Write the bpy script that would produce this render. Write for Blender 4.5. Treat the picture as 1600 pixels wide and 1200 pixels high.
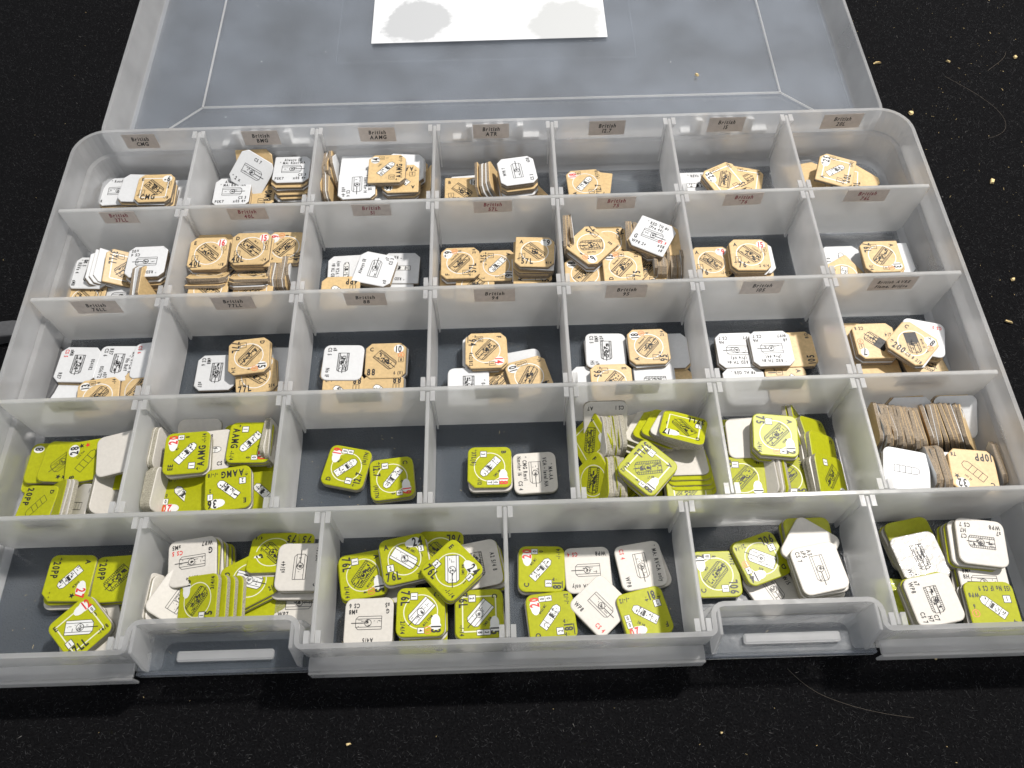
import bpy, bmesh, math, random
import numpy as np
from mathutils import Matrix, Vector, Euler
for o in list(bpy.data.objects): bpy.data.objects.remove(o)
sc = bpy.context.scene
S = 0.001                                   # everything below is measured in millimetres
# ------------------------------------------------------------------ camera
cam = bpy.data.objects.new('camera', bpy.data.cameras.new('camera')); sc.collection.objects.link(cam)
cam.location = (178.31*S, -268.44*S, 277.18*S)
cam.rotation_euler = (0.5096, 0.0112, -0.0283)
cam.data.sensor_width = 36; cam.data.lens = 1278.07/1600*36
cam.data.clip_start = 0.01; cam.data.clip_end = 50
sc.camera = cam
# ------------------------------------------------------------------ room light and lamp
w = bpy.data.worlds.new('World'); sc.world = w; w.use_nodes = True
wb = w.node_tree.nodes['Background']; wb.inputs[0].default_value = (0.90, 0.94, 1.0, 1); wb.inputs[1].default_value = 0.46
ld = bpy.data.lights.new('ceiling_lamp', 'AREA'); ld.shape = 'DISK'; ld.size = 0.05; ld.energy = 12.3; ld.color = (1.0, 0.955, 0.90)
lamp = bpy.data.objects.new('ceiling_lamp', ld); sc.collection.objects.link(lamp)
dirv = Vector((.42, .27, 1)).normalized()
lamp.location = Vector((0.20, -0.09, 0)) + dirv*1.0
lamp.rotation_euler = dirv.to_track_quat('Z', 'Y').to_euler()
sc.view_settings.view_transform = 'Standard'; sc.view_settings.look = 'None'; sc.view_settings.exposure = 0.12; sc.view_settings.gamma = 1
cy = sc.cycles
cy.max_bounces = 14; cy.transparent_max_bounces = 40; cy.transmission_bounces = 10; cy.diffuse_bounces = 4; cy.glossy_bounces = 4
cy.use_denoising = True; cy.denoiser = 'OPENIMAGEDENOISE'; cy.sample_clamp_indirect = 4; cy.caustics_refractive = True
R = random.Random(11)
col = sc.collection
# ------------------------------------------------------------------ materials
def mat(name):
    m = bpy.data.materials.new(name); m.use_nodes = True; nt = m.node_tree; nt.nodes.clear()
    out = nt.nodes.new('ShaderNodeOutputMaterial'); return m, nt, out
def N(nt, t, **k):
    n = nt.nodes.new(t)
    for a, b in k.items():
        if isinstance(a, str) and hasattr(n, a): setattr(n, a, b)
    return n
def noise(nt, scale, detail=3, vec=None, rough=.5):
    n = N(nt, 'ShaderNodeTexNoise'); n.inputs['Scale'].default_value = scale; n.inputs['Detail'].default_value = detail; n.inputs['Roughness'].default_value = rough
    if vec: nt.links.new(vec, n.inputs['Vector'])
    return n
def ramp(nt, fac, a, b, ca, cb):
    r = N(nt, 'ShaderNodeValToRGB'); e = r.color_ramp.elements; e[0].position = a; e[1].position = b; e[0].color = (*ca, 1); e[1].color = (*cb, 1)
    nt.links.new(fac, r.inputs[0]); return r.outputs[0]
def card(name, c, rough=.42, var=.10, scale=900, spec=.5, bump=.0, coat=0, bscale=300):
    m, nt, out = mat(name)
    p = N(nt, 'ShaderNodeBsdfPrincipled'); p.inputs['Roughness'].default_value = rough; p.inputs['Specular IOR Level'].default_value = spec
    g = N(nt, 'ShaderNodeNewGeometry'); oi = N(nt, 'ShaderNodeObjectInfo')
    n = noise(nt, scale, 4, g.outputs['Position'])
    lo = tuple(x*(1-var) for x in c); hi = tuple(min(1, x*(1+var)) for x in c)
    cc = ramp(nt, n.outputs[0], .3, .7, lo, hi)
    hs = N(nt, 'ShaderNodeHueSaturation'); nt.links.new(cc, hs.inputs['Color'])
    mr = N(nt, 'ShaderNodeMapRange'); mr.inputs[3].default_value = .92; mr.inputs[4].default_value = 1.06
    nt.links.new(oi.outputs['Random'], mr.inputs[0]); nt.links.new(mr.outputs[0], hs.inputs['Value'])
    nt.links.new(hs.outputs[0], p.inputs['Base Color'])
    if coat: p.inputs['Coat Weight'].default_value = coat; p.inputs['Coat Roughness'].default_value = .08
    if bump:
        nb = noise(nt, bscale, 3, g.outputs['Position']); b = N(nt, 'ShaderNodeBump'); b.inputs['Strength'].default_value = bump; b.inputs['Distance'].default_value = .0006
        nt.links.new(nb.outputs[0], b.inputs['Height']); nt.links.new(b.outputs[0], p.inputs['Normal']); 
        if coat: nt.links.new(b.outputs[0], p.inputs['Coat Normal'])
    nt.links.new(p.outputs[0], out.inputs[0]); return m
M = {}
M['T'] = card('tan_card', (.60,.43,.215)); M['W'] = card('white_card', (.64,.65,.66), var=.03)
M['G'] = card('green_card', (.375,.39,.008), rough=.36, var=.07, spec=.22); M['P'] = card('offwhite_card', (.60,.57,.52), var=.04)
M['S'] = card('wrapped_offwhite_card', (.58,.56,.53), bump=1, coat=1, bscale=420); M['Q'] = card('wrapped_green_card', (.43,.47,.020), bump=1, coat=1, bscale=420)
M['eb'] = card('brown_card_edge', (.25,.20,.145), rough=.8, var=.35, scale=2500); M['eg'] = card('grey_card_edge', (.30,.28,.22), rough=.8, var=.3, scale=2500)
M['ink'] = card('black_ink', (.014,.014,.016), rough=.5, var=.1); M['red'] = card('red_ink', (.62,.035,.03), var=.05); M['white'] = card('white_ink', (.72,.72,.70), var=.02); M['cream'] = card('pale_line_ink', (.68,.68,.50), var=.02)
M['orange'] = card('orange_ink', (.72,.17,.06), var=.03)
M['sticker'] = card('paper_sticker', (.56,.50,.455), rough=.8, var=.08, scale=500); M['maroon'] = card('maroon_ink', (.22,.03,.05), var=.1)
M['wood'] = card('wood_chip', (.72,.55,.27), rough=.7, var=.2); M['grey'] = card('grey_plastic', (.075,.075,.078), rough=.4, var=.1)
M['hair'] = card('hair', (.16,.13,.10), rough=.5)
def plastic(name, trans, refr, rough, milk, amp=.18, tint=(.99,.99,.99), milkc=(.80,.83,.87), scratch=.0, gloss=.5):
    m, nt, out = mat(name); L = nt.links.new
    g = N(nt, 'ShaderNodeNewGeometry')
    tr = N(nt, 'ShaderNodeBsdfTransparent'); tr.inputs[0].default_value = (*tint, 1)
    rf = N(nt, 'ShaderNodeBsdfRefraction'); rf.inputs['Color'].default_value = (*tint, 1); rf.inputs['Roughness'].default_value = rough; rf.inputs['IOR'].default_value = 1.08
    tl = N(nt, 'ShaderNodeBsdfTranslucent'); tl.inputs[0].default_value = (*milkc, 1)
    df = N(nt, 'ShaderNodeBsdfDiffuse'); df.inputs[0].default_value = (*milkc, 1)
    mk = N(nt, 'ShaderNodeMixShader'); mk.inputs[0].default_value = .5; L(tl.outputs[0], mk.inputs[1]); L(df.outputs[0], mk.inputs[2])
    a = N(nt, 'ShaderNodeMixShader'); a.inputs[0].default_value = refr/(trans+refr); L(tr.outputs[0], a.inputs[1]); L(rf.outputs[0], a.inputs[2])
    b = N(nt, 'ShaderNodeMixShader'); L(a.outputs[0], b.inputs[1]); L(mk.outputs[0], b.inputs[2])
    # cloudy patches and fine scuffs in the moulded plastic
    n1 = noise(nt, 35, 3, g.outputs['Position']); mp = N(nt, 'ShaderNodeMapping'); mp.inputs['Scale'].default_value = (60, 900, 200); L(g.outputs['Position'], mp.inputs[0])
    n2 = noise(nt, 1, 5, mp.outputs[0], .7)
    mr = N(nt, 'ShaderNodeMapRange'); mr.inputs[1].default_value = .3; mr.inputs[2].default_value = .7; mr.inputs[3].default_value = milk*(1-amp); mr.inputs[4].default_value = milk*(1+amp); L(n1.outputs[0], mr.inputs[0])
    m2 = N(nt, 'ShaderNodeMapRange'); m2.inputs[1].default_value = .66; m2.inputs[2].default_value = .8; m2.inputs[3].default_value = 0; m2.inputs[4].default_value = scratch; L(n2.outputs[0], m2.inputs[0])
    ad = N(nt, 'ShaderNodeMath', operation='ADD'); ad.use_clamp = True; L(mr.outputs[0], ad.inputs[0]); L(m2.outputs[0], ad.inputs[1]); L(ad.outputs[0], b.inputs[0])
    gl = N(nt, 'ShaderNodeBsdfGlossy'); gl.inputs['Roughness'].default_value = .22
    bp = N(nt, 'ShaderNodeBump'); bp.inputs['Strength'].default_value = .25; bp.inputs['Distance'].default_value = .0004; n3 = noise(nt, 160, 2, g.outputs['Position']); L(n3.outputs[0], bp.inputs['Height']); L(bp.outputs[0], gl.inputs['Normal'])
    fr = N(nt, 'ShaderNodeFresnel'); fr.inputs[0].default_value = 1.45
    mu = N(nt, 'ShaderNodeMath', operation='MULTIPLY'); mu.inputs[1].default_value = gloss; L(fr.outputs[0], mu.inputs[0])
    c = N(nt, 'ShaderNodeMixShader'); L(mu.outputs[0], c.inputs[0]); L(b.outputs[0], c.inputs[1]); L(gl.outputs[0], c.inputs[2])
    L(c.outputs[0], out.inputs[0]); return m
M['wall'] = plastic('frosted_wall_plastic', .62, .38, .18, .31, milkc=(.97,.97,.97), scratch=.03)
M['rowd'] = plastic('frosted_divider_plastic', .20, .80, .24, .43, milkc=(.98,.98,.965), scratch=.03)
M['cold'] = plastic('frosted_insert_plastic', .22, .78, .24, .46, milkc=(.98,.98,.98), scratch=.03)
M['floor'] = plastic('clear_base_plastic', .85, .15, .15, .090, milkc=(.64,.76,.90), scratch=.04, gloss=.8)
M['lid'] = plastic('clear_lid_plastic', .85, .15, .15, .14, amp=.35, milkc=(.70,.79,.93), scratch=.16, gloss=.6)
M['line'] = plastic('moulded_ridge_plastic', .5, .5, .3, .40, milkc=(.95,.95,.95))
M['hinge'] = card('thick_white_hinge_plastic', (.85,.86,.87), var=.03)
# cloth
m, nt, out = mat('black_felt'); M['felt'] = m
p = N(nt, 'ShaderNodeBsdfPrincipled'); p.inputs['Roughness'].default_value = 1; p.inputs['Specular IOR Level'].default_value = .1
g = N(nt, 'ShaderNodeNewGeometry'); n = noise(nt, 1400, 5, g.outputs['Position'], .7); c = ramp(nt, n.outputs[0], .35, .75, (.002,.002,.0025), (.009,.009,.010)); nt.links.new(c, p.inputs[0])
b = N(nt, 'ShaderNodeBump'); b.inputs['Distance'].default_value = .0008; nt.links.new(n.outputs[0], b.inputs['Height']); nt.links.new(b.outputs[0], p.inputs['Normal']); nt.links.new(p.outputs[0], out.inputs[0])
m, nt, out = mat('felt_fibre'); M['fibre'] = m
p = N(nt, 'ShaderNodeBsdfPrincipled'); p.inputs['Roughness'].default_value = .8; g = N(nt, 'ShaderNodeNewGeometry')
r = N(nt, 'ShaderNodeValToRGB'); e = r.color_ramp.elements; e[0].position = 0; e[0].color = (.006,.006,.007,1); e[1].position = .93; e[1].color = (.018,.018,.020,1); x = e.new(.99); x.color = (.04,.04,.044,1); x = e.new(1); x.color = (.20,.19,.18,1)
nt.links.new(g.outputs['Random Per Island'], r.inputs[0]); nt.links.new(r.outputs[0], p.inputs[0]); nt.links.new(p.outputs[0], out.inputs[0])
# ------------------------------------------------------------------ helpers
def link(o, parent=None):
    col.objects.link(o)
    if parent: o.parent = parent
    return o
def tag(o, label=None, cat=None, group=None, kind=None):
    for k, v in (('label', label), ('category', cat), ('group', group), ('kind', kind)):
        if v: o[k] = v
    return o
def meshobj(name, V, Fc, m, parent=None, mi=None, smooth=False):
    me = bpy.data.meshes.new(name); me.from_pydata([(v[0]*S, v[1]*S, v[2]*S) for v in V], [], Fc)
    for x in (m if isinstance(m, (list, tuple)) else [m]): me.materials.append(x)
    if mi is not None: me.polygons.foreach_set('material_index', mi)
    if smooth: me.polygons.foreach_set('use_smooth', [True]*len(me.polygons))
    me.update(); return link(bpy.data.objects.new(name, me), parent)
def bevel(o, wd=.25, seg=1):
    md = o.modifiers.new('bevel', 'BEVEL'); md.width = wd*S; md.segments = seg; md.limit_method = 'ANGLE'; return o
def boxg(x0, y0, z0, x1, y1, z1):
    V = [(x, y, z) for z in (z0, z1) for x, y in ((x0,y0),(x1,y0),(x1,y1),(x0,y1))]
    return V, [(3,2,1,0),(4,5,6,7),(0,1,5,4),(1,2,6,5),(2,3,7,6),(3,0,4,7)]
def box(name, x0, y0, z0, x1, y1, z1, m, parent=None, bv=.25):
    V, Fc = boxg(x0, y0, z0, x1, y1, z1); o = meshobj(name, V, Fc, m, parent)
    if bv: bevel(o, bv)
    return o
def prism(name, poly, axis, a, b, m, parent=None, bv=.25):
    """poly in the plane normal to axis, extruded from a to b"""
    n = len(poly)
    def P(p, t): return {'x': (t, p[0], p[1]), 'y': (p[0], t, p[1]), 'z': (p[0], p[1], t)}[axis]
    V = [P(p, a) for p in poly] + [P(p, b) for p in poly]
    Fc = [tuple(range(n)), tuple(range(2*n-1, n-1, -1))] + [(i, i+n, (i+1)%n+n, (i+1)%n) for i in range(n)]
    o = meshobj(name, V, Fc, m, parent)
    bm = bmesh.new(); bm.from_mesh(o.data); bmesh.ops.recalc_face_normals(bm, faces=bm.faces); bm.to_mesh(o.data); bm.free()
    if bv: bevel(o, bv)
    return o
def arc(cx, cy_, r, a0, a1, n=6):
    return [(cx+r*math.cos(math.radians(a0+(a1-a0)*i/n)), cy_+r*math.sin(math.radians(a0+(a1-a0)*i/n))) for i in range(n+1)]
def roundrect(x0, y0, x1, y1, r, n=7):
    return arc(x1-r, y1-r, r, 0, 90, n)+arc(x0+r, y1-r, r, 90, 180, n)+arc(x0+r, y0+r, r, 180, 270, n)+arc(x1-r, y0+r, r, 270, 360, n)
def offset(path, d):
    """closed path moved outwards (counter-clockwise path)"""
    n = len(path); out = []
    for i in range(n):
        p0, p1, p2 = Vector(path[i-1]), Vector(path[i]), Vector(path[(i+1)%n])
        e1 = (p1-p0).normalized(); e2 = (p2-p1).normalized()
        n1 = Vector((e1.y, -e1.x)); n2 = Vector((e2.y, -e2.x)); b = (n1+n2)
        b = b/max(.3, b.length_squared)*2; out.append((p1.x+b.x*d, p1.y+b.y*d))
    return out
def ring(name, rings, m, parent, closed_profile=True, smooth=False, skip=None):
    """sweep: rings = list of (path, z); consecutive rings joined, last joined to first"""
    n = len(rings[0][0]); V = [(p[0], p[1], z) for path, z in rings for p in path]; Fc = []; K = len(rings)
    for k in range(K if closed_profile else K-1):
        a, b = k*n, ((k+1) % K)*n
        for i in range(n):
            j = (i+1) % n
            if skip and skip(i): continue
            Fc.append((a+i, a+j, b+j, b+i))
    o = meshobj(name, V, Fc, m, parent, smooth=False)
    bm = bmesh.new(); bm.from_mesh(o.data); bmesh.ops.recalc_face_normals(bm, faces=bm.faces); bm.to_mesh(o.data); bm.free(); return o
# ------------------------------------------------------------------ lettering: every glyph is a small flat mesh of the built-in font
GL = {}
def glyph(ch):
    if ch in GL: return GL[ch]
    cu = bpy.data.curves.new('glyph', 'FONT'); cu.body = ch; cu.size = 1; cu.resolution_u = 2; cu.offset = .034; cu.fill_mode = 'FRONT'
    o = bpy.data.objects.new('glyph', cu); col.objects.link(o); dg = bpy.context.evaluated_depsgraph_get()
    me = o.evaluated_get(dg).to_mesh(); V = [(v.co.x, v.co.y) for v in me.vertices]; Fc = [tuple(p.vertices) for p in me.polygons]
    o.evaluated_get(dg).to_mesh_clear(); bpy.data.objects.remove(o); bpy.data.curves.remove(cu)
    if V:
        x0 = min(v[0] for v in V); x1 = max(v[0] for v in V); V = [(x-x0, y) for x, y in V]; wdt = x1-x0
    else: wdt = .3
    # front faces must look up
    if Fc:
        a = 0
        for f in Fc:
            for i in range(len(f)): p, q = V[f[i]], V[f[(i+1) % len(f)]]; a += p[0]*q[1]-q[0]*p[1]
        if a < 0: Fc = [f[::-1] for f in Fc]
    GL[ch] = (V, Fc, wdt); return GL[ch]
class Print:
    def __init__(s): s.V = []; s.F = []; s.m = []
    def poly(s, P, z, mi): b = len(s.V); s.V += [(p[0], p[1], z) for p in P]; s.F.append(tuple(range(b, b+len(P)))); s.m.append(mi)
    def line(s, a, b, wd, z, mi):
        dx, dy = b[0]-a[0], b[1]-a[1]; l = math.hypot(dx, dy) or 1; nx, ny = -dy/l*wd/2, dx/l*wd/2
        s.poly([(a[0]-nx, a[1]-ny), (b[0]-nx, b[1]-ny), (b[0]+nx, b[1]+ny), (a[0]+nx, a[1]+ny)], z, mi)
    def lines(s, P, wd, z, mi, close=True):
        for i in range(len(P) if close else len(P)-1): s.line(P[i], P[(i+1) % len(P)], wd, z, mi)
    def circ(s, c, r, wd, z, mi, n=14, a0=0, a1=360):
        P = arc(c[0], c[1], r, a0, a1, n); s.lines(P, wd, z, mi, close=False)
    def disc(s, c, rx, ry, z, mi, n=14): s.poly([(c[0]+rx*math.cos(2*math.pi*i/n), c[1]+ry*math.sin(2*math.pi*i/n)) for i in range(n)], z, mi)
    def width(s, t, h, cond=.66): return sum(glyph(c)[2]*h*1.37*cond+h*.15 for c in t)-h*.15 if t else 0
    def text(s, t, x, y, h, mi=0, al='l', cond=.66, z=.06, rot=0, italic=0):
        W_ = s.width(t, h, cond); k = h*1.37; cx = 0 if al == 'l' else (-W_ if al == 'r' else -W_/2); ca, sa = math.cos(rot), math.sin(rot)
        for c in t:
            V, Fc, wd = glyph(c); b = len(s.V)
            for vx, vy in V:
                px, py = cx+vx*k*cond+vy*k*italic, vy*k; s.V.append((x+px*ca-py*sa, y+px*sa+py*ca, z))
            for f in Fc: s.F.append(tuple(i+b for i in f)); s.m.append(mi)
            cx += wd*k*cond+h*.15
    def build(s, mats): 
        me = bpy.data.meshes.new('printed_face'); me.from_pydata([(v[0]*S, v[1]*S, v[2]*S) for v in s.V], [], s.F)
        for x in mats: me.materials.append(x)
        me.polygons.foreach_set('material_index', s.m); me.update(); return me
def star(pr, x, y, r, mi):
    P = [(x+(r if i % 2 == 0 else r*.42)*math.sin(math.pi*i/5), y+(r if i % 2 == 0 else r*.42)*math.cos(math.pi*i/5)) for i in range(10)]; 
    for i in range(0, 10, 2): pr.poly([(x, y), P[(i+1) % 10], P[i], P[i-1]][::1], .05, mi)
def vehicle(pr, kind, cx, cy_, Lh, Wh, rot, rr, usa):
    """plan-view line drawing of a vehicle: hull, tracks, turret, gun"""
    ca, sa = math.cos(rot), math.sin(rot)
    def T(x, y): return (cx+x*ca-y*sa, cy_+x*sa+y*ca)
    lw = .17 if usa else .20
    if kind == 'n': return
    hull = [(-Lh, -Wh), (Lh*.8, -Wh), (Lh, -Wh*.6), (Lh, Wh*.6), (Lh*.8, Wh), (-Lh, Wh)]
    if kind in ('l', 'u'):
        Wh *= .62; hull = [(-Lh, -Wh), (Lh*.75, -Wh), (Lh, -Wh*.5), (Lh, Wh*.5), (Lh*.75, Wh), (-Lh, Wh)]
        if kind == 'l': pr.poly([T(*p) for p in hull], .03, 2)
        pr.lines([T(*p) for p in hull], lw, .045, 0)
        for x in ((-.5, .25, .5) if kind == 'l' else (-.55, -.1, .35)): pr.line(T(Lh*x, -Wh), T(Lh*x, Wh), lw, .045, 0)
        if kind == 'l':
            for k in range(20):
                x = rr.uniform(-.9, .8)*Lh; y = rr.uniform(-.8, .8)*Wh; q = (x+rr.uniform(-1, 1), y) if rr.random() < .5 else (x, max(-Wh, min(Wh, y+rr.uniform(-1, 1)))); pr.line(T(x, y), T(*q), lw*rr.uniform(.8, 2.4), .05, 0)
            pr.poly([T(Lh*.0, -Wh*.7), T(Lh*.2, -Wh*.7), T(Lh*.2, Wh*.7), T(Lh*.0, Wh*.7)], .045, 0)
        return
    if kind == 't2': kind = 't'
    if kind == 't' and usa == 2: pr.poly([T(*p) for p in hull], .03, 2)
    if kind == 'f':
        pr.poly([T(-Lh, -Wh), T(0, -Wh), T(0, Wh), T(-Lh, Wh)], .03, 0); 
    pr.lines([T(*p) for p in hull], lw, .045, 0)
    for sgn in (-1, 1):
        pr.line(T(-Lh, sgn*Wh*.62), T(Lh, sgn*Wh*.62), lw, .045, 0)
        if kind != 't':
            for k in range(14): x = -Lh+2*Lh*(k+.5)/14*.97; pr.line(T(x, sgn*Wh*.66), T(x+.1, sgn*Wh*.97), lw*1.1, .045, 0)
    n = 26 if kind in 'df' else 12
    for k in range(n):
        x = rr.uniform(-.9, .85)*Lh; y = rr.uniform(-.6, .6)*Wh
        if rr.random() < .5: q = (x+rr.uniform(-.5, .5)*Lh*.7, y)
        else: q = (x, y+rr.uniform(-.5, .5)*Wh)
        q = (max(-Lh, min(Lh, q[0])), max(-Wh*.62, min(Wh*.62, q[1]))); pr.line(T(x, y), T(*q), lw*rr.uniform(.7, 2.6 if kind != 't' else 1.2), .05, 0)
    if kind in 'df':
        for k in range(4):
            x = rr.uniform(-.95, .6)*Lh; y = rr.uniform(-.58, .2)*Wh; a_, b_ = rr.uniform(.1, .35)*Lh, rr.uniform(.15, .35)*Wh
            pr.poly([T(x, y), T(x+a_, y), T(x+a_, y+b_), T(x, y+b_)], .052, 0)
    r = Wh*.52; tc = T(Lh*.05, 0); pr.circ(tc, r, lw*1.1, .055, 0, 12)
    for k in range(4): a = rr.uniform(0, 6.28); d = rr.uniform(0, r*.6); pr.circ((tc[0]+d*math.cos(a), tc[1]+d*math.sin(a)), r*rr.uniform(.15, .3), lw, .055, 0, 6)
    pr.line(T(Lh*.05+r, 0), T(Lh*(1.35 if kind == 't' else 1.15), 0), lw*1.6, .055, 0)
def face_mesh(spec, usa, seed):
    rr = random.Random(seed); pr = Print()
    # slots: 0 black 1 red 2 white 3 cream 4 orange
    if spec[0] == 'F':
        _, idc, mp, mpc, gun, rof, mg, bd, veh, arm, under, name = spec
        if bd == 'c': pr.circ((0, 0), 5.5, .34, .02, 3 if usa else 2, 40)
        if bd == 's': pr.lines([(-5.6, -5.4), (5.6, -5.4), (5.6, 5.4), (-5.6, 5.4)], .42, .02, 3 if usa else 2)
        if idc: pr.text(idc, -6.3, 4.3, 1.75, 0, cond=.85)
        if mp:
            W_ = pr.width(mp, 3.1)
            if usa and bd != 'n' or (usa and veh == 'l'):
                pr.disc((3.2, 4.9), 2.3, 1.5, .03, 2); pr.disc((5.6-W_*.45, 5.0), W_*.62, 1.75, .032, 2); pr.text(mp, 6.8, 3.6, 3.1, 1 if mpc == 'r' else 0, 'r')
            else: pr.disc((6.1-W_/2, 5.1), W_/2+.75, 1.95, .03, 2, 18); pr.text(mp, 6.1, 3.6, 3.0, 1 if mpc == 'r' else 0, 'r')
        ys = (1.7, -.5)
        for k, a in enumerate(arm):
            if not a: continue
            if a in ('*',): star(pr, 6.0, ys[k]+.8, 1.05, 1 if (k == 1 and rr.random() < .5) else 0); continue
            rnd_ = rr.random()
            if a in ('11', '10', '6') and rnd_ < .9: pr.circ((6.0, ys[k]+.65), 1.15, .22, .04, 4, 12); pr.text(a, 6.0, ys[k], 1.35, 4, 'c', cond=.6)
            else:
                if k == 0 or rnd_ < .3:
                    if usa: pr.poly([(5.1, ys[k]-.4), (6.9, ys[k]-.4), (6.9, ys[k]+1.8), (5.1, ys[k]+1.8)], .035, 2)
                    pr.lines([(5.1, ys[k]-.4), (6.9, ys[k]-.4), (6.9, ys[k]+1.8), (5.1, ys[k]+1.8)], .15, .045, 0)
                pr.text(a, 6.0, ys[k], 1.35, 0, 'c', cond=.7)
        if gun:
            h = 2.9 if len(gun) < 5 else (2.5 if len(gun) < 6 else 1.7); c_ = .66 if len(gun) < 8 else .5; pr.text(gun, -6.9, -6.5, h, 0, cond=c_)
            if under: pr.line((-6.7, -6.9), (-6.7+pr.width(gun, h, c_)*.65, -6.9), .3, .05, 0)
        if rof and len(rof) < 3:
            if usa: pr.poly([(-6.2, -3.4), (-3.9, -3.4), (-3.9, -1.1), (-6.2, -1.1)], .035, 2)
            pr.lines([(-6.2, -3.4), (-3.9, -3.4), (-3.9, -1.1), (-6.2, -1.1)], .2, .045, 0); pr.text(rof, -5.05, -3.0, 1.5, 0, 'c')
        elif rof: pr.text(rof, -6.6, -3.2, 1.6, 0)
        if mg: pr.text(mg, 6.9, -6.4 if len(gun) < 6 else -4.2, 1.45, 0, 'r', cond=.7)
        vehicle(pr, veh, -.1, .2, 4.5, 2.3, math.radians(-42), rr, 2 if (usa and veh in ('t',) and bd != 'x') else (1 if usa else 0))
        if name: 
            a = math.radians(-42); pr.text(name, 1.9*math.sin(-a)*1+1.0-1.2, 2.35+1.1, .85, 0, 'l', rot=a, cond=.6)
    else:
        _, top, bl, br, red, veh, gg = spec
        for k, t in enumerate(top): pr.text(t, 0, 5.0-1.9*k, 1.45, 0, 'c', cond=.66)
        for k, t in enumerate(bl): pr.text(t, -6.6, -6.2+2.0*k, 1.5, 1 if t in red else 0, 'l', cond=.7)
        for k, t in enumerate(br): pr.text(t, 6.6, -6.2+2.0*k, 1.5, 1 if t in red else 0, 'r', cond=.7)
        if gg: pr.text(gg, -6.6, -3.9, 2.1, 0, 'l')
        vehicle(pr, veh, 0, .1, 4.2, 2.1 if veh != 'l' else 1.8, 0, rr, 1 if usa else 0)
    if not pr.F: return None
    return pr.build([M['ink'], M['red'], M['white'], M['cream'], M['orange']])
# ------------------------------------------------------------------ black cloth
def big(name, x0, y0, x1, y1, z, m, n=2):
    V = [(x0+(x1-x0)*i/n, y0+(y1-y0)*j/n, z) for j in range(n+1) for i in range(n+1)]
    return meshobj(name, V, [(j*(n+1)+i, j*(n+1)+i+1, (j+1)*(n+1)+i+1, (j+1)*(n+1)+i) for j in range(n) for i in range(n)], m)
ZC = -2.0
tag(big('cloth_covered_ground', -1500, -1200, 1800, 1800, ZC, M['felt']), kind='structure')
rg = np.random.RandomState(3)
def fibres():
    K = 230000
    x = rg.uniform(-130, 480, K); y = rg.uniform(-300, 190, K)
    keep = ~((x > 2) & (x < 348) & (y > -210) & (y < -2)); keep &= ~((x > 20) & (x < 330) & (y > 0) & (rg.rand(K) < .75)); x = x[keep]; y = y[keep]; K = len(x)
    a = rg.uniform(0, 2*np.pi, K); l = rg.gamma(4, .22, K)+.25; ww = rg.uniform(.05, .13, K)
    V = np.zeros((K, 3, 3)); dx, dy = np.cos(a)*ww, np.sin(a)*ww
    V[:, 0] = np.stack([x-dx, y-dy, np.full(K, ZC)], 1); V[:, 1] = np.stack([x+dx, y+dy, np.full(K, ZC)], 1)
    t = rg.uniform(0, 2*np.pi, K); V[:, 2] = np.stack([x+np.cos(t)*l*.8, y+np.sin(t)*l*.8, ZC+rg.uniform(.05, .95, K)], 1)
    me = bpy.data.meshes.new('felt_pile'); me.vertices.add(K*3); me.vertices.foreach_set('co', (V*S).ravel()); me.loops.add(K*3); me.loops.foreach_set('vertex_index', np.arange(K*3)); me.polygons.add(K); me.polygons.foreach_set('loop_start', np.arange(K)*3); me.polygons.foreach_set('loop_total', np.full(K, 3)); me.update(calc_edges=True)
    me.materials.append(M['fibre']); return tag(link(bpy.data.objects.new('felt_pile', me)), kind='stuff', label='short black fibres of the felt cloth around the box')
fibres()
# ------------------------------------------------------------------ the organiser box
D = 43.24; XL, XR, YB, YF = -1.9, 351.9, .6, -217.0
tray = link(bpy.data.objects.new('compartment_box', None)); tag(tray, 'open translucent plastic organiser box full of game counters in small compartments', 'organiser box')
NO = [(62.5, 112.0), (238.5, 288.0)]
def outline(inset=0, yn=-208.2):
    """plan of the rim, counter-clockwise, with the two latch recesses in the front wall"""
    P = arc(XR-13, YB-13, 13, 0, 90, 8)+arc(XL+13, YB-13, 13, 90, 180, 8)+arc(XL+8, YF+8, 8, 180, 270, 5)
    for a, b in NO:
        P += arc(a-2.5, YF+2.5, 2.5, 270, 360, 4)+arc(a+3, yn-3, 3, 180, 90, 4)+arc(b-3, yn-3, 3, 90, 0, 4)+arc(b+2.5, YF+2.5, 2.5, 180, 270, 4)
    P += arc(XR-8, YF+8, 8, 270, 360, 5); return P
o_ = outline(); oi = offset(o_, -1.5)
bevel(ring('outer_wall', [(o_, 28), (oi, 28), (oi, 16.6), (offset(o_, -2.9), 15.9), (offset(o_, -3.1), 14.8), (offset(o_, -3.4), 3.5), (offset(o_, -5.0), .3), (offset(o_, -4.6), -.6), (offset(o_, -.7), -1.2), (offset(o_, -.3), 15.4), (o_, 16)], M['wall'], tray), .3, 2)
fo = roundrect(XL+.8, YF+.8, XR-.8, YB-.8, 12)
def plate(name, path, z0, z1, m, parent):
    n = len(path); V = [(p[0], p[1], z1) for p in path]+[(p[0], p[1], z0) for p in path]
    return meshobj(name, V, [tuple(range(n)), tuple(range(2*n-1, n-1, -1))]+[(i, i+n, (i+1) % n+n, (i+1) % n) for i in range(n)], m, parent)
plate('base', offset(outline(), -2.4), -1.75, -.02, M['floor'], tray)
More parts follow.
